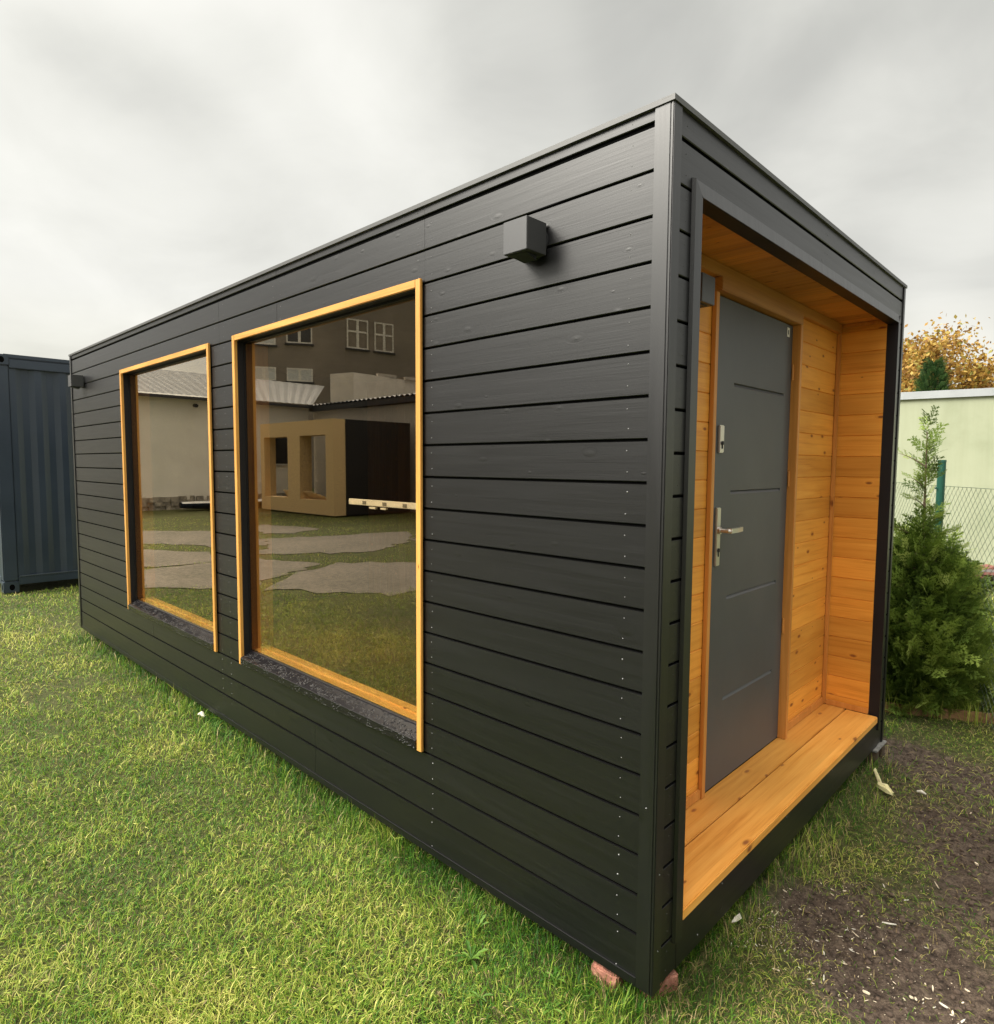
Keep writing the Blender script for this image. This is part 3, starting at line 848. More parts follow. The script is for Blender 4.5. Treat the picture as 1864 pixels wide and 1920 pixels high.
# ================================================================== OBJECTS RIGHT BEHIND THE CABIN
M['plank'] = wood('weathered_edging_plank', 'x', (.34, .20, .10), (.25, .14, .065), (.15, .08, .04), PK, 1, 0, 'z', knots=.3)
pk = MB()
a, b_ = Vector((-.30, 3.40, 0)), Vector((.75, 3.90, 0)); dd = (b_ - a).normalized(); nn = Vector((-dd.y, dd.x, 0)) * .013
pts = [a - nn, b_ - nn, b_ + nn, a + nn]
pk.add([(q.x, q.y, G - .02) for q in pts] + [(q.x, q.y, G + .062) for q in pts], [(0, 3, 2, 1), (4, 5, 6, 7), (0, 1, 5, 4), (1, 2, 6, 5), (2, 3, 7, 6), (3, 0, 4, 7)])
o = pk.build('edging_plank', M['plank'], at=(.2, 3.65, G)); tag(o, 'weathered brown edging plank on the ground in front of the conifers', 'plank')

# garden wall / rendered outbuilding
mt, t, b = new_mat('pale_green_render'); p = t.pos(); n1 = t.noise(p, 1.3, 5, .6); n2 = t.noise(p, 60, 4, .6)
t.l(t.ramp(n1, [(.3, (.31, .34, .23)), (.5, (.36, .385, .27)), (.75, (.385, .41, .29))]), b.inputs['Base Color'])
st_ = t.ramp(t.noise(t.scaled(p, (5, 5, .35)), 1.0, 5, .65), [(.35, (.93, .93, .915)), (.6, (1, 1, 1))])
t.l(t.mix(1.0, b.inputs['Base Color'].links[0].from_socket, st_, 'MULTIPLY'), b.inputs['Base Color']); b.inputs['Roughness'].default_value = .9; bump(t, b, n2, .3, .004)
M['render'] = mt
ga = thing('green_outbuilding', (0, 13, G), 'pale green rendered outbuilding with a flat roof beyond the wire fence', 'outbuilding')
A_, B_ = Vector((-8.15, 11.51)), Vector((7.5, 13.88))
dd = (B_ - A_).normalized(); nn = Vector((-dd.y, dd.x))
def slab(mb, a, b_, th, z0, z1, o=0.0):
    q = [a + nn * o, b_ + nn * o, b_ + nn * (o + th), a + nn * (o + th)]
    mb.add([(v.x, v.y, z0) for v in q] + [(v.x, v.y, z1) for v in q], [(0, 3, 2, 1), (4, 5, 6, 7), (0, 1, 5, 4), (1, 2, 6, 5), (2, 3, 7, 6), (3, 0, 4, 7)])
mb = MB(); slab(mb, A_, B_, 4.0, G - .2, 2.825); mb.build('wall', M['render'], ga)
mb = MB(); slab(mb, A_ - dd * .05, B_ + dd * .05, 4.1, 2.826, 2.962, -.05); mb.build('coping', simple('zinc_coping', (.42, .44, .46), .45, .3, .08, 2), ga)

# wire fence
M['fgreen'] = simple('dark_green_fence_paint', (.012, .075, .052), .4)
M['wire'] = simple('green_coated_wire', (.10, .14, .085), .5)
fp = [Vector((-1.45, 7.05)), Vector((-.09, 4.51)), Vector((1.27, 1.97))]
fdir = (Vector((.35, 3.66)) - Vector((-.09, 4.48))).normalized()
fp = [Vector((-.09, 4.505)) + fdir * s_ for s_ in (-2.5, 0, 2.5)]
fe = thing('wire_fence', (-.09, 4.505, G), 'green chain-link fence with a round green post beyond the conifer', 'fence')
for q in fp[:2]:
    mb = MB(); mb.tube([(q.x, q.y, G - .1), (q.x, q.y, 1.61)], .029, 14); mb.tube([(q.x, q.y, 1.6102), (q.x, q.y, 1.625)], [.032, .030], 14)
    mb.tube([(q.x - .03, q.y - .03, 1.395), (q.x - .02, q.y - .04, 1.405)], .006, 6)
    mb.build('post', M['fgreen'], fe, smooth=False)
mb = MB()
S0, S1, D_, ZW = -2.5, 1.6, .078, 1.425
def fpnt(s_, z_, o=0): return (-.09 + fdir.x * s_ + .035 + o * fdir.y, 4.505 + fdir.y * s_ - .035 * 0 - o * fdir.x, z_)
mb.tube([fpnt(S0, ZW), fpnt((S0 + S1) / 2, ZW - .012), fpnt(S1, ZW)], .0022, 5)
mb.tube([fpnt(S0, .6), fpnt(S1, .6)], .002, 5)
hh = ZW - .01 - G
nd = int((S1 - S0 + hh) / D_) + 1
for k in range(-int(hh / D_) - 1, nd):
    for sg in (1, -1):
        s0 = S0 + k * D_
        pth = []
        for zz_ in (0, hh):
            ss = s0 + (zz_ if sg > 0 else hh - zz_)
            pth.append((ss, G + zz_))
        (sa, za), (sb, zb_) = pth
        lo, hi = S0, S1
        def clip(sv_):
            tt = (sv_ - sa) / (sb - sa); return za + (zb_ - za) * tt
        pa, pb = (sa, za), (sb, zb_)
        if min(sa, sb) > S1 or max(sa, sb) < S0: continue
        P2 = []
        for (s_, z_) in (pa, pb):
            if s_ < S0: s2 = S0
            elif s_ > S1: s2 = S1
            else: s2 = s_
            P2.append((s2, clip(s2)))
        if abs(P2[0][0] - P2[1][0]) < .02: continue
        mb.tube([fpnt(P2[0][0], P2[0][1], .002 * sg), fpnt(P2[1][0], P2[1][1], .002 * sg)], .0016, 4, caps=False)
mb.build('wire_mesh', M['wire'], fe)

# ---- foliage helpers
def foliage_mat(name, cols, rough=.55, trans=.25, spec=.2):
    mt, t, b = new_mat(name)
    a = t.n('ShaderNodeAttribute', attribute_name='rnd')
    t.l(t.ramp(a.outputs['Fac'], cols), b.inputs['Base Color'])
    b.inputs['Roughness'].default_value = rough; b.inputs['Specular IOR Level'].default_value = spec
    if trans:
        out = [n for n in mt.node_tree.nodes if n.type == 'OUTPUT_MATERIAL'][0]
        tl = t.n('ShaderNodeBsdfTranslucent'); t.l(t.ramp(a.outputs['Fac'], cols), tl.inputs[0])
        mx = t.n('ShaderNodeMixShader'); mx.inputs[0].default_value = trans
        t.l(b.outputs[0], mx.inputs[1]); t.l(tl.outputs[0], mx.inputs[2]); t.l(mx.outputs[0], out.inputs[0])
    return mt


def frames(n, dirs, roll=None):
    """orthonormal frames along dirs (n,3)"""
    d_ = dirs / np.linalg.norm(dirs, axis=1, keepdims=True)
    r_ = rng.normal(size=(n, 3)); s_ = np.cross(d_, r_); s_ /= np.linalg.norm(s_, axis=1, keepdims=True)
    return d_, s_, np.cross(s_, d_)


def frond_template():
    """flat spray of a thuja: (along, across, up) quads"""
    V_, F_ = [], []
    def leaf(x, y, ang, ln, wd):
        c, s_ = math.cos(ang), math.sin(ang)
        o = len(V_)
        for (u, v) in ((0, 0), (ln * .45, wd), (ln, 0), (ln * .45, -wd)):
            V_.append((x + u * c - v * s_, y + u * s_ + v * c, .04 * math.sin(7 * (x + u)) * .3)); 
        F_.append((o, o + 1, o + 2, o + 3))
    leaf(0, 0, 0, .35, .02); leaf(.3, 0, .05, .4, .022); leaf(.6, .02, 0, .4, .025)
    for i in range(9):
        x = .08 + i * .095; sg = 1 if i % 2 else -1
        ln = .40 * (1 - .55 * i / 9) * random.uniform(.8, 1.15)
        a = sg * random.uniform(.55, .8)
        leaf(x, 0, a, ln, .027)
        for j in range(3):
            q = .3 + .25 * j
            leaf(x + ln * q * math.cos(a), ln * q * math.sin(a), a + (.6 if (j + i) % 2 else -.6), ln * .38, .022)
            leaf(x + ln * q * math.cos(a), ln * q * math.sin(a), a - (.55 if (j + i) % 2 else -.55), ln * .33, .02)
    return np.array(V_), np.array(F_)


def conifer(root, cx_, cy_, z0, spec, n, matf, matt, size=(.10, .2), lean=0.0, leader=True, prof=None, top=2.0):
    tv, tf = frond_template()
    P3, D3, S3, Q3 = [], [], [], []
    tb = MB(); tb.tube([(cx_, cy_, z0 - .1), (cx_ + .01, cy_, z0 + .4 * top), (cx_ - .01, cy_ + .01, z0 + top * .97)], [.022, .014, .003], 8)
    i = 0
    while i < n:
        h = rng.uniform(0, 1) ** spec
        rmax = prof(h)
        if rmax <= 0.01: rmax = .01
        az = rng.uniform(0, 2 * math.pi)
        if rng.uniform() > (rmax / .5) ** 1.3 + .015: continue
        lump = .80 + .25 * math.sin(3 * az + 9 * h) * math.cos(2.3 * az - 14 * h + 1)
        rr = rmax * lump * (1 - rng.uniform(0, 1) ** 1.6 * .75)
        z = z0 + h * top
        p3 = np.array([cx_ + rr * math.cos(az), cy_ + rr * math.sin(az), z])
        up = .75 + .6 * h
        d3 = np.array([math.cos(az + rng.normal(0, .35)), math.sin(az + rng.normal(0, .35)), up + rng.normal(0, .45)])
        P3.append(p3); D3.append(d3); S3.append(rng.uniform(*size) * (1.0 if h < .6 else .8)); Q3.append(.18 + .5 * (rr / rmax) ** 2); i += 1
    # visible limbs with sprays along them, giving the loose outline
    for k in range(22 if leader else 8):
        h = rng.uniform(.25, .66) if k > 4 else (.84, .92, .78, .72, .70)[k]; az = rng.uniform(0, 6.28); Lb = (prof(h) + .13 + .12 * rng.uniform()) * (1.1 if h > .5 else .9)
        b0 = np.array([cx_, cy_, z0 + h * top - .15]); dv = np.array([math.cos(az), math.sin(az), .75 + .5 * rng.uniform()]); dv /= np.linalg.norm(dv)
        pts_ = [b0 + dv * Lb * q + np.array([0, 0, -.05 * q * q]) for q in (0, .4, .75, 1)]
        tb.tube([tuple(q) for q in pts_], [.005, .004, .0025, .001], 5)
        for q in np.linspace(.35, 1, 9 if h < .62 else 5):
            sd_ = rng.normal(size=3) * .55
            P3.append(b0 + dv * Lb * q + np.array([0, 0, -.05 * q * q])); D3.append(dv + sd_); S3.append(rng.uniform(.05, .10)); Q3.append(.68)
    if leader:
        for q in np.linspace(.60, .78, 4):
            P3.append(np.array([cx_, cy_, z0 + top * q])); D3.append(np.array([rng.normal(0, .6), rng.normal(0, .6), 1.0])); S3.append(rng.uniform(.04, .08)); Q3.append(.6)
    P3, D3, S3 = np.array(P3), np.array(D3), np.array(S3); N = len(P3)
    d_, s_, u_ = frames(N, D3)
    # sprays lie in upright-ish planes
    V_ = P3[:, None] + S3[:, None, None] * (tv[None, :, 0:1] * d_[:, None] + tv[None, :, 1:2] * s_[:, None] + tv[None, :, 2:3] * u_[:, None])
    F_ = tf[None] + (np.arange(N) * len(tv))[:, None, None]
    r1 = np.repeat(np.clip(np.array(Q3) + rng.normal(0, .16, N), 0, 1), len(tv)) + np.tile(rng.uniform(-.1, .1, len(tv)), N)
    npmesh('foliage', V_.reshape(-1, 3), F_.reshape(-1, 4), matf, root, {'rnd': np.clip(r1, 0, 1)})
    tb.build('trunk', matt, root)


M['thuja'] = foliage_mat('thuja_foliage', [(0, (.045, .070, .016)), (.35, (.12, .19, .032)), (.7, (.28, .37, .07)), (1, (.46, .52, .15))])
M['bark'] = simple('brown_bark', (.10, .065, .04), .85, bmp=.5)
c1 = thing('conifer_shrub', (-.06, 3.80, G), 'loose green conifer shrub with a sparse tip beside the cabin rear corner', 'conifer')
def prof1(h):
    return float(np.interp(h, [0, .06, .2, .34, .44, .52, .58, .64, 1], [.31, .38, .40, .37, .29, .19, .09, .03, .002]))
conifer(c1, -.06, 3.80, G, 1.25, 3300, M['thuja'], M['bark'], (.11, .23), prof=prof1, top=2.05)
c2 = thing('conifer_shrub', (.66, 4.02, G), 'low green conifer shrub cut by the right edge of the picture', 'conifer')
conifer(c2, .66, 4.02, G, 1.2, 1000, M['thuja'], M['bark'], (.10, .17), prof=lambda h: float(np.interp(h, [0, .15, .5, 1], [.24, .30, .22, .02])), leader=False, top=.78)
# dark clipped conifer top beyond the outbuilding
c3 = thing('garden_conifer', (-2.55, 17.2, G), 'small dark columnar conifer showing above the green outbuilding', 'conifer')
M['dkcon'] = foliage_mat('dark_conifer_foliage', [(0, (.015, .04, .012)), (.5, (.04, .085, .02)), (1, (.09, .14, .03))])
conifer(c3, -2.55, 17.2, G, .6, 3200, M['dkcon'], M['bark'], (.16, .30), prof=lambda h: float(np.interp(h, [0, .6, .9, 1], [.5, .42, .30, .12])), leader=False, top=4.25)

# autumn tree
at_ = thing('autumn_tree', (-5.2, 28.0, G), 'round tree in orange and yellow autumn leaf beyond the green outbuilding', 'tree')
tb = MB(); T0 = Vector((-5.2, 28.0, G - .3)); tb.tube([T0, T0 + Vector((0, 0, 1.6)), T0 + Vector((.05, 0, 3.4))], [.22, .17, .12], 10)
tips = []
for k in range(30):
    az = rng.uniform(0, 6.28); el_ = rng.uniform(.25, 1.35); ln = rng.uniform(2.4, 3.5) * (1.12 if el_ > .8 else 1)
    b0 = T0 + Vector((0, 0, rng.uniform(1.6, 3.3)))
    dv = Vector((math.cos(az) * math.cos(el_), math.sin(az) * math.cos(el_), math.sin(el_)))
    pts = [b0 + dv * ln * q + Vector(rng.normal(0, .07, 3)) + Vector((0, 0, .35 * q * q)) for q in (0, .3, .6, .85, 1)]
    tb.tube(pts, [.07, .05, .032, .02, .008], 6)
    for q in (.45, .6, .75, .9, 1):
        c0 = b0 + dv * ln * q + Vector((0, 0, .35 * q * q))
        tips.append(c0)
        for j in range(4):
            d2 = (dv + Vector(rng.normal(0, .7, 3))).normalized()
            e = c0 + d2 * rng.uniform(.4, 1.0)
            tb.tube([c0, (c0 + e) / 2 + Vector(rng.normal(0, .04, 3)), e], [.014, .01, .005], 4, caps=False)
            tips.append(e)
tb.build('trunk', M['bark'], at_)
tips = np.array([t_[:] for t_ in tips])
# fewer leaves at the top, where bare twigs show
prob = np.where(tips[:, 2] > 6.6, .30, 1.0); prob /= prob.sum()
NL = 36000
ci = rng.choice(len(tips), NL, p=prob); pc = tips[ci] + rng.normal(0, .24, (NL, 3))
d_, s_, u_ = frames(NL, rng.normal(size=(NL, 3)))
sz = rng.uniform(.055, .105, NL)[:, None]
V_ = np.stack([pc - d_ * sz, pc + s_ * sz * .6, pc + d_ * sz, pc - s_ * sz * .6], 1).reshape(-1, 3)
F_ = np.arange(NL * 4).reshape(-1, 4)
M['autumn'] = foliage_mat('autumn_leaves', [(0, (.17, .08, .025)), (.3, (.34, .19, .045)), (.65, (.50, .31, .07)), (.9, (.48, .38, .11)), (1, (.28, .30, .08))], trans=.35)
npmesh('crown', V_, F_, M['autumn'], at_, {'rnd': np.repeat(rng.uniform(0, 1, NL), 4)})

# heap of old tiles by the outbuilding
hp_ = thing('tile_heap', (-.3, 10.2, G), 'low heap of reddish dark rubble at the foot of the green outbuilding', 'rubble heap')
mb = MB()
for k in range(70):
    a = rng.uniform(-1.1, 1.3); q = Vector((-.35 + a * .95, 10.2 + a * .2 + rng.normal(0, .2), G + .06 + max(0, .18 - abs(a) * .1) * rng.uniform(0, 1)))
    s_ = rng.uniform(.08, .2, 3); o = len(mb.v); mb.mat(int(rng.integers(0, 2)))
    rot = Matrix.Rotation(rng.uniform(0, 3), 3, 'Z') @ Matrix.Rotation(rng.uniform(-.6, .6), 3, 'X')
    cs_ = [Vector((sx * s_[0], sy * s_[1], sz_ * .02)) for sz_ in (-1, 1) for sx, sy in ((-1, -1), (1, -1), (1, 1), (-1, 1))]
    mb.add([tuple(q + rot @ c) for c in cs_], [(0, 3, 2, 1), (4, 5, 6, 7), (0, 1, 5, 4), (1, 2, 6, 5), (2, 3, 7, 6), (3, 0, 4, 7)])
o = mb.build('rubble', [simple('dark_red_tile', (.16, .06, .045), .8), simple('grey_tile', (.10, .085, .08), .8)], hp_)

# ================================================================== YARD BEHIND THE CAMERA (seen in the glass)
M['white_wall'] = simple('dirty_white_render', (.84, .81, .74), .9, 0, .10, .8, .2, 30)
M['beige_wall'] = simple('beige_render', (.56, .51, .44), .9, 0, .12, .6, .2, 30)
M['tall_wall'] = simple('stained_grey_render', (.23, .20, .17), .9, 0, .22, .35, .2, 20)
M['roofsheet'] = simple('grey_corrugated_sheet', (.10, .105, .11), .6, .1, .3, 1.5)
M['stone'] = simple('rubble_stone', (.34, .31, .26), .9, 0, .6, 5, .9, 6)
M['osb'] = simple('osb_board', (.78, .56, .29), .7, 0, .32, 24, .2, 60)
M['whitepaint'] = simple('white_window_paint', (.72, .70, .66), .5)
M['winglass'] = simple('dark_window_glass', (.035, .035, .035), .08, 0, .2, 3, spec=.8)
M['curtain'] = simple('net_curtain', (.55, .57, .58), .7, 0, .1, 6)

# white outbuilding along x=-24.4
A = thing('white_outbuilding', (-27, -7, G), 'long white outbuilding with a grey corrugated roof and rubble plinth, mirrored in the windows', 'outbuilding')
mb = MB(); mb.box(-32, -24.4, -12.75, 3.0, G - .3, 4.0); mb.build('wall', M['white_wall'], A)
mb = MB()
r2 = np.random.default_rng(3)
y = -12.7
while y < 3:
    for z0 in (0, .17, .33):
        l_ = r2.uniform(.18, .42); mb.box(-24.42, -24.33 + r2.uniform(0, .06), y, y + l_ - .02, G - .05 + z0, G + z0 + .15 + r2.uniform(-.03, .04), .02)
    y += r2.uniform(.2, .34)
mb.build('stone_plinth', M['stone'], A)
mb = MB(); e0, e1 = -12.74, 3.3
# corrugated roof plane: eave x=-24.05 z=4.05, ridge x=-29 z=5.55, hipped at the far end from y=-6.6
ny_ = 220
vs_, fs_ = [], []
for i in range(ny_ + 1):
    y = e0 + (e1 - e0) * i / ny_
    z_ = .008 * math.cos(i * math.pi / 2)
    hip = min(1.0, max(0.0, (e1 - y) / 9.9))
    vs_ += [(-24.0, y, 4.05 + z_), (-24.0 - 5.0 * hip, y - 3.6 * max(0.0, 1 - (y - e0) / 5.0), 4.05 + 1.5 * hip + z_)]
for i in range(ny_): fs_.append((2 * i, 2 * i + 2, 2 * i + 3, 2 * i + 1))
mb.add(vs_, fs_); mb.build('roof', M['roofsheet'], A)
mb = MB(); mb.box(-24.12, -23.98, e0, e1, 3.90, 4.0); mb.build('gutter', M['dark_metal'], A)
for (y0, y1, z0, z1) in ((-11.75, -10.95, 1.55, 2.75), (-10.2, -9.4, 1.55, 2.75)):
    f = MB(); f.box(-24.36, -24.33, y0 - .06, y1 + .06, z0 - .06, z1 + .06); f = f.build('window', M['whitepaint'], A)
    q = MB(); q.box(-24.329, -24.32, y0, y1, z0, z1); q.build('pane', M['winglass'], f)
q = MB(); q.tube([(-24.39, -7.0 - 1.0, 3.72), (-24.2, -8.0, 3.70)], .07, 10); q.build('vent_pipe', M['dark_metal'], A)

# low building B along y=-12.8
B = thing('low_annex', (-13, -16, G), 'low beige annex with a corrugated eave, mirrored in the large window', 'annex')
mb = MB(); mb.box(-24.35, 3, -20, -12.95, G - .3, 3.75); mb.build('wall', M['beige_wall'], B)
mb = MB(); nx_ = 380; vs_, fs_ = [], []
for i in range(nx_ + 1):
    x = -24.6 + 28 * i / nx_; z_ = .035 * math.cos(i * math.pi / 2)
    vs_ += [(x, -12.7, 4.03 + z_), (x, -20, 4.35 + z_)]
for i in range(nx_): fs_.append((2 * i, 2 * i + 2, 2 * i + 3, 2 * i + 1))
mb.add(vs_, fs_); mb.build('roof', M['roofsheet'], B)
mb = MB(); mb.box(-24.3, 3, -12.94, -12.72, 3.78, 3.97); mb.build('fascia', M['dark_metal'], B)
for (x0, x1, z0, z1) in ((-15.6, -14.2, 1.2, 2.5), (-12, -10.6, 1.2, 2.5), (-8.5, -7.1, 1.2, 2.5)):
    f = MB(); f.box(x0, x1, -12.94, -12.90, z0, z1); f = f.build('window', M['whitepaint'], B)
    q = MB(); q.box(x0 + .06, x1 - .06, -12.899, -12.89, z0 + .06, z1 - .06); q.build('pane', M['winglass'], f)

# concrete parapet rising from the annex roof
C_ = thing('parapet_block', (-22.6, -16.5, 4.2), 'tall pale concrete parapet standing on the annex roof, mirrored in the large window', 'parapet')
mb = MB(); mb.prism([(-23.45, -13.25), (-22.25, -13.6), (-22.9, -19.4), (-24.2, -19.4)], 'z', 4.12, 5.34); mb.build('wall', simple('pale_concrete', (.80, .74, .65), .9, 0, .14, 1.2, .3, 20), C_)
mb = MB()
for a, c in ((-15.0, -16.0), (-16.5, -17.4)): mb.box(-22.62, -22.46, a, c, 5.345, 5.47, .01)
mb.build('coping_slab', simple('pale_slab', (.55, .50, .43), .9), C_)

# tall block
T = thing('tall_grey_building', (-42, -25, G), 'tall stained grey building with white windows, mirrored in the large window', 'building')
fp_ = [(-42.6, -17.4), (-38.96, -24.01), (-36.4, -37.0), (-48, -40), (-56, -24.8)]
mb = MB(); mb.prism(fp_, 'z', G - .3, 19); mb.build('wall', M['tall_wall'], T)
def wall_windows(a, b_, items):
    a, b_ = Vector(a), Vector(b_); dd = (b_ - a).normalized(); nn = Vector((-dd.y, dd.x))
    if nn.dot(Vector((1, .5))) < 0: nn = -nn
    Lw = (b_ - a).length
    for (s0, s1, z0, z1, pane, trans) in items:
        def pt(s_, o, z_):
            q = b_ - dd * s_ + nn * o
            return (q.x, q.y, z_)
        def bx(mb, s_a, s_b, o0, o1, za, zb_):
            vs = [pt(s, o, z) for z in (za, zb_) for s, o in ((s_a, o0), (s_b, o0), (s_b, o1), (s_a, o1))]
            mb.add(vs, [(0, 3, 2, 1), (4, 5, 6, 7), (0, 1, 5, 4), (1, 2, 6, 5), (2, 3, 7, 6), (3, 0, 4, 7)])
        f = MB(); wd = .09
        bx(f, s0, s0 + wd, -.02, .05, z0, z1); bx(f, s1 - wd, s1, -.02, .05, z0, z1); sm = (s0 + s1) / 2
        bx(f, sm - wd, sm + wd, -.02, .05, z0, z1)
        bx(f, s0 + wd, s1 - wd, -.02, .048, z0, z0 + wd); bx(f, s0 + wd, s1 - wd, -.02, .048, z1 - wd, z1)
        if trans: bx(f, s0 + wd, s1 - wd, -.02, .046, (z0 + z1) / 2 + .1, (z0 + z1) / 2 + .22)
        f.mat(1); bx(f, s0 - .1, s1 + .1, -.01, .12, z0 - .14, z0 - .01)
        fo = f.build('window', [M['whitepaint'], M['dark_metal']], T)
        q = MB(); bx(q, s0 + .02, s1 - .02, .002, .02, z0 + .02, z1 - .02); q.build('pane', pane, fo)
cor = (-38.96, -24.01)
cu, wg = M['curtain'], M['winglass']
wall_windows((-42.6, -17.4), cor, [(2.2, 3.9, 7.2, 8.1, cu, False), (4.6, 6.2, 7.2, 8.1, cu, False), (2.2, 3.9, 9.8, 11.7, wg, True), (4.6, 6.2, 9.6, 11.5, cu, False)])
cor2 = Vector((-36.4, -37.0)); c1_ = Vector(cor); L2 = (cor2 - c1_).length
wall_windows((-36.4, -37.0), cor, [(.15, 1.75, 9.7, 11.75, cu if 0 else M['tall_wall'], True), (2.25, 3.75, 9.7, 11.75, M['tall_wall'], True), (7.0, 8.6, 9.7, 11.7, wg, True)])

# unfinished cabin with OSB end
U = thing('unfinished_cabin', (-19.7, -11, G), 'unfinished black cabin with a bare OSB window front, mirrored in the large window', 'cabin')
mb = MB(); zb0, zt0 = -.12, 3.0
fy = -9.5
def osb_front():
    mb = MB(); y0, y1 = fy - .45, fy
    xs = [(-22.2, -21.92), (-20.18, -19.35), (-17.7, -17.25)]
    mb.box(-22.2, -17.25, y0, y1, zb0, .36); mb.box(-22.2, -17.25, y0, y1, 2.50, zt0)
    for a, c in xs: mb.box(a, c, y0, y1, .361, 2.499)
    return mb
osb_front().build('window_front', M['osb'], U)
mb = MB(); mb.box(-17.35, -17.25, -12.6, fy - .451, zb0, zt0); mb.box(-22.2, -17.36, -12.6, -12.5, zb0, zt0)
mb.build('wall', simple('black_board', (.012, .011, .013), .6), U)
mb = MB(); mb.box(-22.2, -17.251, -12.61, fy - .451, zt0 - .14, zt0 + .001); mb.build('roof', M['dark_metal'], U)
mb = MB(); mb.box(-22.2, -17.36, -12.49, fy - .451, zb0, zb0 + .15); mb.build('floor', M['osb'], U)
mb = MB(); lgt = M['pine_h']
for k in range(6):
    mb.box(-20.9 + .03 * k, -18.0 - .15 * k, fy - .40 + .05 * k, fy - .36 + .05 * k, .362 + .045 * k, .40 + .045 * k)
o = mb.build('timber_stack', M['osb'], at=(-19.5, fy - .3, .36)); tag(o, 'small stack of timber offcuts in the window of the unfinished cabin', 'timber stack')

# upturned boat by the white building
bt = thing('small_boat', (-23.2, -7.3, G), 'dark blue and white boat lying on the grass by the white outbuilding', 'boat')
mb = MB()
secs = []
for i in range(11):
    q = i / 10; wq = .5 * math.sin(math.pi * min(1, .08 + q * .62)) ** .7; y = -7.0 - q * 3.4
    secs.append((y, wq))
vs_, fs_ = [], []
for (y, wq) in secs:
    for a in range(9):
        an = math.pi * a / 8
        vs_.append((-23.3 + wq * math.cos(an), y, G + .28 - .28 * math.sin(an) * (.35 + .65 * wq / .5)))
for i in range(10):
    for a in range(8): fs_.append((i * 9 + a, i * 9 + a + 1, (i + 1) * 9 + a + 1, (i + 1) * 9 + a))
fs_ += [tuple(range(9)), tuple(range(90, 99))]
mb.add(vs_, fs_); mb.build('hull', simple('navy_hull', (.02, .03, .07), .3), bt, smooth=True)
mb = MB(); vs_ = []
for (y, wq) in secs: vs_ += [(-23.3 - wq, y, G + .28), (-23.3 - wq * .5, y, G + .33), (-23.3 + wq * .5, y, G + .33), (-23.3 + wq, y, G + .28)]
mb.add(vs_, [(4 * i + j, 4 * i + j + 1, 4 * i + j + 5, 4 * i + j + 4) for i in range(10) for j in range(3)]); mb.box(-23.5, -23.1, -8.9, -8.2, G + .33, G + .48, .03)
mb.tube([(-23.2, -8.2, G + .3), (-23.2, -8.2, G + .8)], .03, 8)
mb.build('deck', simple('white_deck', (.7, .7, .7), .4), bt)

# white slotted rail standing just behind the large pane
rl = MB(); rl.box(-1.749, -1.186, .056, .072, 1.368, 1.396, .002)
rl.mat(1)
for x_ in (-1.63, -1.47, -1.32): rl.box(x_, x_ + .03, .0545, .0558, 1.373, 1.389)
rl.mat(0); rl.box(-1.58, -1.53, .058, .070, 1.354, 1.3638); rl.box(-1.49, -1.45, .058, .070, 1.355, 1.3638)
o = rl.build('curtain_rail', [simple('white_plastic', (.85, .85, .85), .4), simple('grey_slot', (.2, .2, .2), .5)], at=(-1.6, .228, 1.36))
tag(o, 'white slotted rail seen through the large window pane', 'rail')

# ================================================================== GRASS
def blades(N, px, py, length, width, lean, rnd, z0, bend=1.0):
    az = 4.0 * wavy(px, py, 2.3, 61) + 4.0 * wavy(px, py, 9.0, 62) + rng.normal(0, 1.9, N)
    d2 = np.stack([np.cos(az), np.sin(az), np.zeros(N)], -1)
    sd_ = np.stack([-np.sin(az), np.cos(az), np.zeros(N)], -1)
    th1 = lean * .55; th2 = np.clip(lean * 1.25 * bend, 0, 1.9)
    base = np.stack([px, py, z0], -1)
    up_ = np.array([0, 0, 1.0])
    m1 = base + (length * .5)[:, None] * (np.cos(th1)[:, None] * up_ + np.sin(th1)[:, None] * d2)
    tp = m1 + (length * .5)[:, None] * (np.cos(th2)[:, None] * up_ + np.sin(th2)[:, None] * d2)
    w2 = width[:, None] / 2
    # twist so that blades do not all present the same side
    tw = rng.uniform(-.9, .9, N)[:, None]
    side_ = sd_ * np.cos(tw) + np.cross(sd_, d2) * np.sin(tw) * .6
    V_ = np.stack([base - side_ * w2 * .7, base + side_ * w2 * .7, m1 + side_ * w2, m1 - side_ * w2, tp], 1)
    V_[:, :, 2] = np.maximum(V_[:, :, 2], (z0 - .012)[:, None])
    o = (np.arange(N) * 5)[:, None]
    return V_.reshape(-1, 3), o + np.array([[0, 1, 2, 3]]), o + np.array([[3, 2, 4]]), np.repeat(rnd, 5)


CAMXY = np.array([CP.x, CP.y])
def gz(x, y):
    """ground height by bilinear lookup"""
    i = np.clip(np.searchsorted(gx, x) - 1, 0, nx - 2); j = np.clip(np.searchsorted(gy, y) - 1, 0, ny - 2)
    fx = (x - gx[i]) / (gx[i + 1] - gx[i]); fy_ = (y - gy[j]) / (gy[j + 1] - gy[j])
    return Z[i, j] * (1 - fx) * (1 - fy_) + Z[i + 1, j] * fx * (1 - fy_) + Z[i, j + 1] * (1 - fx) * fy_ + Z[i + 1, j + 1] * fx * fy_


def in_poly(x, y, poly):
    c = np.zeros(len(x), bool); j = len(poly) - 1
    for i in range(len(poly)):
        xi_, yi_ = poly[i]; xj, yj = poly[j]
        c ^= ((yi_ > y) != (yj > y)) & (x < (xj - xi_) * (y - yi_) / (yj - yi_ + 1e-12) + xi_)
        j = i
    return c


def patchy(x, y, f, seed):
    return .5 + .9 * wavy(x, y, f, seed)

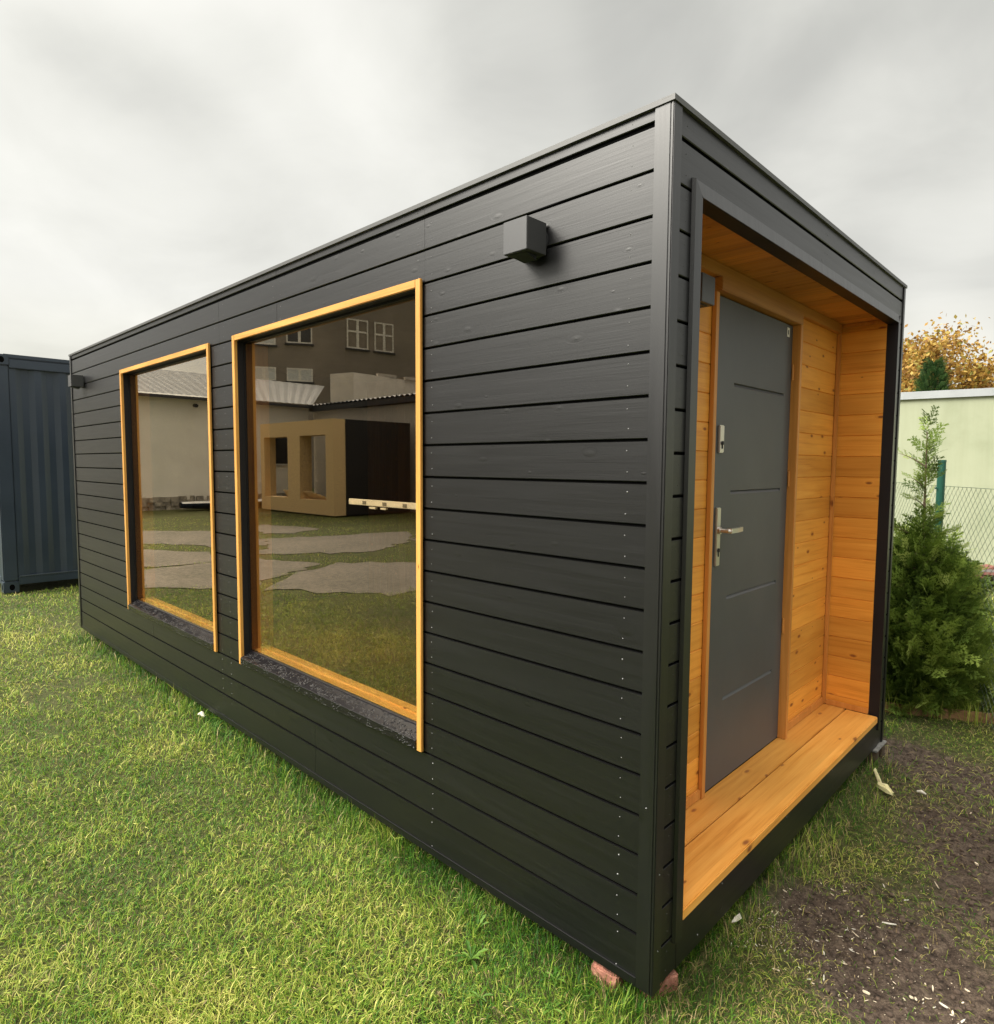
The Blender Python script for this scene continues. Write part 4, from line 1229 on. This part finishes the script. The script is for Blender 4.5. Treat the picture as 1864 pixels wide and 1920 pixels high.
NC = 900000
u = rng.uniform(0, 1, NC)
r_ = 1.0 * (22.0 / 1.0) ** u
azs = rng.uniform(R(-14), R(160), NC)            # measured from +Y towards -X
bx = CAMXY[0] - r_ * np.sin(azs); by = CAMXY[1] + r_ * np.cos(azs)
inside = (bx > -L - .02) & (bx < .0) & (by > -.0) & (by < W)
inside &= ~((bx > -.30) & (by < .15) & (by > 0.03))       # around the bricks
under = (bx > -L + .15) & (bx < -.08) & (by > .06) & (by < W - .1)
cont = (bx < cx + .02) & (bx > cx - 2.4) & (by > cy0 - .02) & (by < cy1)
blocked = (under | cont | (bx < -24.3) | ((bx > -22.2) & (bx < -17.2) & (by < -9.5)) | (by > 11.6 + .15 * (bx + 8)))
jx, jy = bx + rng.normal(0, .07, NC), by + rng.normal(0, .07, NC)
for sl in slabs: blocked |= in_poly(jx, jy, sl)
mk = mudmask(bx, by)
right = (bx > -.02) & (by > -.4)
keep = ~blocked & (rng.uniform(0, 1, NC) > np.clip(mk * 1.15 + .75 * wavy(bx, by, 13, 77) * (mk > .12), 0, .90))
bare = (wavy(bx, by, 2.6, 55) + .35 * wavy(bx, by, 12, 56) > .52) & ~right
keep &= ~(bare & (rng.uniform(0, 1, NC) > .35))
behindc = (bx < -.5) & (by > W + .4) & (by < 11)
keep &= ~(behindc & (rng.uniform(0, 1, NC) > .3))
keep &= ~((azs > R(95)) & (rng.uniform(0, 1, NC) > .55))
keep &= ~(right & (rng.uniform(0, 1, NC) > .9))
bx, by, r_, mk, right = bx[keep], by[keep], r_[keep], mk[keep], right[keep]
N = len(bx)
# distance to the walls: long unmown blades grow along them
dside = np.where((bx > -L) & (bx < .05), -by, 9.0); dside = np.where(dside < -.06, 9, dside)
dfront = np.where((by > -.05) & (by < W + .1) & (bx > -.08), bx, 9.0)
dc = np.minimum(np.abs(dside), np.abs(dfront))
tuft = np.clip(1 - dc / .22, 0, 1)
pat = patchy(bx, by, 3.1, 21); pat2 = patchy(bx, by, 9.0, 22)
scl = np.clip((r_ / 2.6), 1, 6) ** .62
length = rng.uniform(.022, .056, N) * np.clip(.72 + .55 * pat + .3 * (pat2 - .5), .4, 1.7) * (1 + 1.5 * tuft * rng.uniform(.1, 1, N) ** 1.4) * np.clip(scl, 1, 1.35)
width = rng.uniform(.0018, .0036, N) * scl
lean = np.clip(rng.normal(1.12, .36, N) - .45 * tuft, .1, 1.6)
length = np.where(right, length * rng.uniform(.55, 1.0, N), length)
lean = np.where(right & (tuft < .3), np.clip(lean + .35, 0, 1.62), lean)
width = np.where(right, width * .8, width)
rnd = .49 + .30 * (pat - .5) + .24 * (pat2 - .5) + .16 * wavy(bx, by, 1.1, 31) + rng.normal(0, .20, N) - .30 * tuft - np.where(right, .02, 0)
dry = rng.uniform(0, 1, N) < np.where(right, .26, .05)
rnd = np.clip(rnd, .02, .86); rnd = np.where(dry, rng.uniform(.9, 1, N), rnd)
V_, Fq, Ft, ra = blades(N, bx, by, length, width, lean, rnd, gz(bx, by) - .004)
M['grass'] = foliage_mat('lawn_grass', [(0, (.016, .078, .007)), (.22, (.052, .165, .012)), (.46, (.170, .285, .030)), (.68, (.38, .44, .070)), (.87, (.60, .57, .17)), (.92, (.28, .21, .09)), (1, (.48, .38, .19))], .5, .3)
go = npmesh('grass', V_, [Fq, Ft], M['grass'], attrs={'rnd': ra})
tag(go, 'lawn and sparse trodden grass round the cabin', 'grass', kind='stuff')

# dry bent stalks among the mud and longer tufts beside the conifers
NS = 9000
sxx = rng.uniform(-.3, 1.3, NS); syy = rng.uniform(3.0, 7.5, NS)
k_ = ~((sxx < -.0) & (syy < W + .1)); sxx, syy = sxx[k_], syy[k_]; NS = len(sxx)
V_, Fq, Ft, ra = blades(NS, sxx, syy, rng.uniform(.10, .26, NS), rng.uniform(.003, .006, NS), np.clip(rng.normal(.45, .3, NS), 0, 1.3), np.clip(rng.normal(.62, .16, NS), .2, .95), gz(sxx, syy) - .005)
keep_front = syy > 3.45 + .45 * sxx
msk = np.repeat(keep_front, 5)
idx = np.where(keep_front)[0]
go = npmesh('tall_grass', V_, [Fq[idx], Ft[idx]], M['grass'], attrs={'rnd': ra})
tag(go, 'unmown taller grass beyond the edging plank', 'grass', kind='stuff')

# leafy weeds beside the wall
M['weed'] = foliage_mat('weed_leaves', [(0, (.03, .09, .012)), (.5, (.075, .17, .022)), (1, (.15, .26, .04))], .45, .3)
def weed(x, y, n, ln, label, upr=.5):
    z = float(gz(np.array([x]), np.array([y]))[0])
    mb = MB(); Vw, Fw, rw = [], [], []
    for k in range(n):
        az = 2 * math.pi * k / n + rng.uniform(-.3, .3); l_ = ln * rng.uniform(.65, 1.1); el0 = upr + rng.uniform(-.2, .35)
        d2 = np.array([math.cos(az), math.sin(az)]); s2 = np.array([-d2[1], d2[0]])
        segs = 7; prev = None; rv_ = rng.uniform(.1, .95)
        for i in range(segs + 1):
            q = i / segs
            wd = l_ * .16 * (math.sin(math.pi * min(1, q * .93 + .04)) ** .7) * (1.0 if i % 2 else .55) * (q * .8 + .3)
            h = l_ * (math.sin(el0) * q - .55 * q * q * (1 - .4 * math.sin(el0))) 
            c = np.array([x, y]) + d2 * l_ * q * math.cos(el0 * .7)
            o_ = len(Vw)
            Vw += [(c[0] + s2[0] * wd, c[1] + s2[1] * wd, z + .012 + h + wd * .35), (c[0], c[1], z + .010 + h), (c[0] - s2[0] * wd, c[1] - s2[1] * wd, z + .012 + h + wd * .35)]
            rw += [rv_] * 3
            if prev is not None:
                Fw += [(prev, prev + 1, o_ + 1, o_), (prev + 1, prev + 2, o_ + 2, o_ + 1)]
            prev = o_
    o = npmesh('leafy_weed', np.array(Vw), np.array(Fw), M['weed'], None, {'rnd': np.array(rw)}, at=(x, y, z))
    tag(o, label, 'weed', 'leafy weeds in the lawn')
    return o
def gpt(px, py_, z=G + .01):
    d_ = FW + RT * ((px - 932) / 1218.66) - UP * ((py_ - 960) / 1218.66)
    q = CP + d_ * ((z - CP.z) / d_.z); return q.x, q.y
weed(-.568, -.235, 11, .075, 'biggest leafy weed rosette in the lawn, light green, below the large window', .7)
weed(-.66, -.115, 9, .06, 'upright leafy weed close to the wall below the large window', .9)
weed(-.43, -.33, 8, .05, 'small pale leafy weed in the lawn left of the cabin corner', .5)
weed(-.30, -.10, 8, .055, 'leafy weed against the wall just left of the broken brick', .8)
weed(-.235, -.20, 8, .045, 'low leafy weed in front of the broken brick', .6)

# ---- wood chips, foam and litter on the mud
M['chip'] = simple('pale_wood_chip', (.68, .58, .43), .7, 0, .25, 60, .3, 200)
M['foam'] = simple('yellow_building_foam', (.74, .68, .38), .8, 0, .12, 30, .6, 90)
M['white_bit'] = simple('white_plaster_bit', (.66, .62, .54), .7, 0, .12, 40)
def chip_mesh(kind):
    r2 = np.random.default_rng(100 + kind)
    l_, w_, h_ = [(.040, .007, .003), (.028, .0065, .003), (.014, .008, .004), (.055, .005, .003), (.020, .006, .003)][kind]
    bm = bmesh.new(); n = 7; ring = []
    top, bot = [], []
    for k in range(n):
        a = 2 * math.pi * k / n + r2.uniform(-.25, .25); rr = r2.uniform(.75, 1.1)
        x, y = math.cos(a) * l_ * .5 * rr, math.sin(a) * w_ * .5 * rr
        z = .15 * l_ * (x / l_) ** 2 * 4 * .4
        top.append(bm.verts.new((x * .93, y * .85, z + h_))); bot.append(bm.verts.new((x, y, z)))
    bm.faces.new(top); bm.faces.new(bot[::-1])
    for k in range(n): bm.faces.new((bot[k], bot[(k + 1) % n], top[(k + 1) % n], top[k]))
    me = bpy.data.meshes.new('wood_chip'); bm.to_mesh(me); bm.free(); return me
cm = [chip_mesh(k) for k in range(5)]
for k, q in enumerate(cm): q.materials.append(M['chip'] if k % 2 == 0 else M['white_bit'])
protos = [None] * 5
def chip(kind, x, y, rz=None, s_=1.0, label=None, lift=.004):
    if protos[kind] is None:
        o = bpy.data.objects.new('wood_chip', cm[kind]); protos[kind] = o
    else: o = protos[kind].copy()
    col.objects.link(o)
    z = float(gz(np.array([x]), np.array([y]))[0])
    o.location = (x, y, z + lift); o.rotation_euler = (rng.uniform(-.25, .25), rng.uniform(-.2, .2), rng.uniform(0, 6.28) if rz is None else rz)
    s_ *= 1.0; o.scale = (s_ * rng.uniform(.9, 1.25), s_ * rng.uniform(.6, .95), s_)
    tag(o, label or 'small pale wood chip among others on the mud before the entrance', 'wood chip', 'wood chips scattered on the mud')
    return o
def chip_px(kind, px, py_, s_=1.0, ang=None, label=None):
    x, y = gpt(px, py_); return chip(kind, x, y, ang, s_, label, .006)
M2 = [(0, 1757, 1656, 1.0), (3, 1668, 1725, 1.0), (1, 1545, 1828, 1.25), (2, 1625, 1848, 1.5), (1, 1658, 1657, .9), (0, 1456, 1712, .8), (2, 1610, 1700, .9), (2, 1616, 1712, .9), (4, 1472, 1668, 1),
      (1, 1700, 1683, .8), (4, 1560, 1678, 1), (4, 1584, 1664, .9), (2, 1540, 1655, .7), (3, 1590, 1738, .7), (0, 1604, 1750, .7), (1, 1596, 1770, .7), (4, 1640, 1781, 1), (0, 1684, 1788, .7), (4, 1583, 1790, 1.1), (1, 1546, 1774, .9),
      (2, 1710, 1858, 1.2), (2, 1718, 1860, 1.1), (1, 1772, 1875, 1.4), (2, 1787, 1895, 1.2), (1, 1803, 1910, 1.5), (2, 1760, 1915, 1.1), (4, 1750, 1840, 1.2), (2, 1832, 1615, 1.5), (2, 1540, 1605, .8), (2, 1798, 1598, .6), (4, 1820, 1520, 1.3), (2, 1452, 1816, .9), (2, 1459, 1818, .8), (4, 1665, 1615, 1.3), (2, 1806, 1868, .8), (4, 1815, 1848, 1)]
lab = {1: 'longest pale splinter, lying flat in the middle of the mud', 0: 'bright white chip at the far side of the mud patch', 2: 'slim pale chip nearest the lawn edge of the mud',
       3: 'rounded pale chip in the middle near side of the mud', 22: 'large pale chip in the bottom right corner of the mud', 24: 'big white chip at the very bottom right of the mud',
       27: 'single rounded pale chip far to the right of the mud in sparse grass', 8: 'small pale chip beside the trampled grass near the threshold beam', 31: 'pale chip in the lawn grass left of the mud patch'}
for i, (k, px, py_, s_) in enumerate(M2):
    chip_px(k, px, py_, s_, None, lab.get(i))
for k in range(110):
    c_ = [(1430, 1745, 45, 45), (1590, 1740, 90, 70), (1600, 1790, 120, 60), (1740, 1850, 90, 50)][int(rng.choice(4, p=[.35, .3, .2, .15]))]
    x, y = gpt(rng.normal(c_[0], c_[2] * .6), rng.normal(c_[1], c_[3] * .6))
    if x < .03: continue
    chip(int(rng.choice([2, 4, 2, 1])), x, y, None, rng.uniform(.28, .7))
x, y = gpt(1382, 1732)
sh = MB(); z = float(gz(np.array([x]), np.array([y]))[0])
sh.add([(x - .016, y + .012, z + .02), (x - .002, y + .026, z + .035), (x + .012, y + .012, z + .03), (x + .002, y - .010, z + .024), (x - .010, y - .030, z + .022), (x - .012, y - .012, z + .022), (x - .003, y + .004, z + .012)],
       [(0, 1, 6), (1, 2, 6), (2, 3, 6), (3, 4, 5), (3, 5, 6), (5, 0, 6)])
o = sh.build('paper_scrap', M['white_bit'], at=(x, y, z)); tag(o, 'torn white scrap in the grass beside the threshold beam', 'scrap')
o.modifiers.new('s', 'SOLIDIFY').thickness = .0015
# foam strip
mb = MB(); x, y = gpt(1641, 1452); z = G + .012
x2, y2 = gpt(1652, 1478); x3, y3 = gpt(1672, 1492)
mb.tube([(x - .002, y + .02, z + .02), (x, y, z + .022), (x2, y2, z + .016)], [.006, .007, .010], 8)
mb.tube([(x2 - .012, y2 + .004, z + .014), ((x2 + x3) / 2 - .004, (y2 + y3) / 2 + .01, z + .022), (x3, y3 + .008, z + .01)], [.012, .016, .008], 8)
mb.tube([(x2 - .01, y2 - .012, z + .014), ((x2 + x3) / 2 + .008, (y2 + y3) / 2 - .016, z + .016), (x3 + .004, y3 - .004, z + .008)], [.010, .013, .006], 8)
for v_i in range(len(mb.v)):
    q = mb.v[v_i]; mb.v[v_i] = (q[0] + rng.normal(0, .0018), q[1] + rng.normal(0, .0018), q[2] + rng.normal(0, .0018))
o = mb.build('foam_scrap', M['foam'], at=(x2, y2, z)); tag(o, 'curled yellowish foam scrap in the grass near the support block', 'foam scrap')
x, y = gpt(1728, 1488); mb = MB(); z = G + .01
mb.tube([(x - .02, y, z + .006), (x, y - .002, z + .012), (x + .022, y - .004, z + .006)], [.006, .009, .003], 7)
o = mb.build('white_scrap', M['white_bit'], at=(x, y, z)); tag(o, 'small white scrap in the trodden grass right of the foam scrap', 'scrap')
x, y = gpt(378, 1350); mb = MB(); z = G + .02
mb.tube([(x - .035, y - .005, z + .02), (x, y, z + .035), (x + .045, y + .006, z + .022)], [.008, .016, .006], 8)
o = mb.build('pale_scrap', M['white_bit'], at=(x, y, z)); tag(o, 'pale scrap in the grass against the cabin wall below the gap between the windows', 'scrap')
# crumbs too many to count
NCb = 900
cxp = np.concatenate([rng.normal(.10, .10, 500), rng.normal(.35, .22, 400)]); cyp = np.concatenate([rng.normal(.70, .12, 500), rng.normal(.95, .3, 400)])
k_ = cxp > .03; cxp, cyp = cxp[k_], cyp[k_]; NCb = len(cxp)
pc = np.stack([cxp, cyp, gz(cxp, cyp) + .004], -1); d_, s_, u_ = frames(NCb, rng.normal(size=(NCb, 3)))
sz = rng.uniform(.0008, .0026, NCb)[:, None]
V_ = np.stack([pc - d_ * sz, pc + s_ * sz, pc + d_ * sz, pc - s_ * sz, pc + u_ * sz], 1).reshape(-1, 3)
o5 = (np.arange(NCb) * 5)[:, None]
F_ = np.concatenate([o5 + np.array([[0, 1, 4]]), o5 + np.array([[1, 2, 4]]), o5 + np.array([[2, 3, 4]]), o5 + np.array([[3, 0, 4]]), o5 + np.array([[0, 2, 1]]), o5 + np.array([[0, 3, 2]])])
o = npmesh('sawdust', V_, F_, M['chip']); tag(o, 'pale sawdust crumbs on the mud before the entrance', 'sawdust', kind='stuff')

# soil clods, too many to count
NK = 2600
kx = rng.uniform(.02, 1.2, NK * 4); ky = rng.uniform(.3, 3.2, NK * 4); km = mudmask(kx, ky)
k_ = rng.uniform(0, 1, NK * 4) < km ** 1.3 * .8; kx, ky = kx[k_], ky[k_]; NK = len(kx)
ico = bmesh.new(); bmesh.ops.create_icosphere(ico, subdivisions=1, radius=1)
iv = np.array([v.co[:] for v in ico.verts]); ico.verts.index_update(); if_ = np.array([[v.index for v in f.verts] for f in ico.faces]); ico.free()
ks_ = .0022 + .011 * rng.uniform(0, 1, NK) ** 3.2
V_ = iv[None] * ks_[:, None, None] * rng.uniform(.6, 1.3, (NK, 1, 3)) * (1 + rng.normal(0, .16, (NK, len(iv), 1)))
V_[:, :, 2] *= .6
V_ += np.stack([kx, ky, gz(kx, ky) + ks_ * .25], -1)[:, None]
o = npmesh('soil_clods', V_.reshape(-1, 3), (if_[None] + (np.arange(NK) * len(iv))[:, None, None]).reshape(-1, 3), simple('damp_clod', (.085, .058, .042), .9, 0, .5, 35, .6, 300))
tag(o, 'dark crumbly soil clods on the bare ground before the entrance', 'soil clods', kind='stuff')
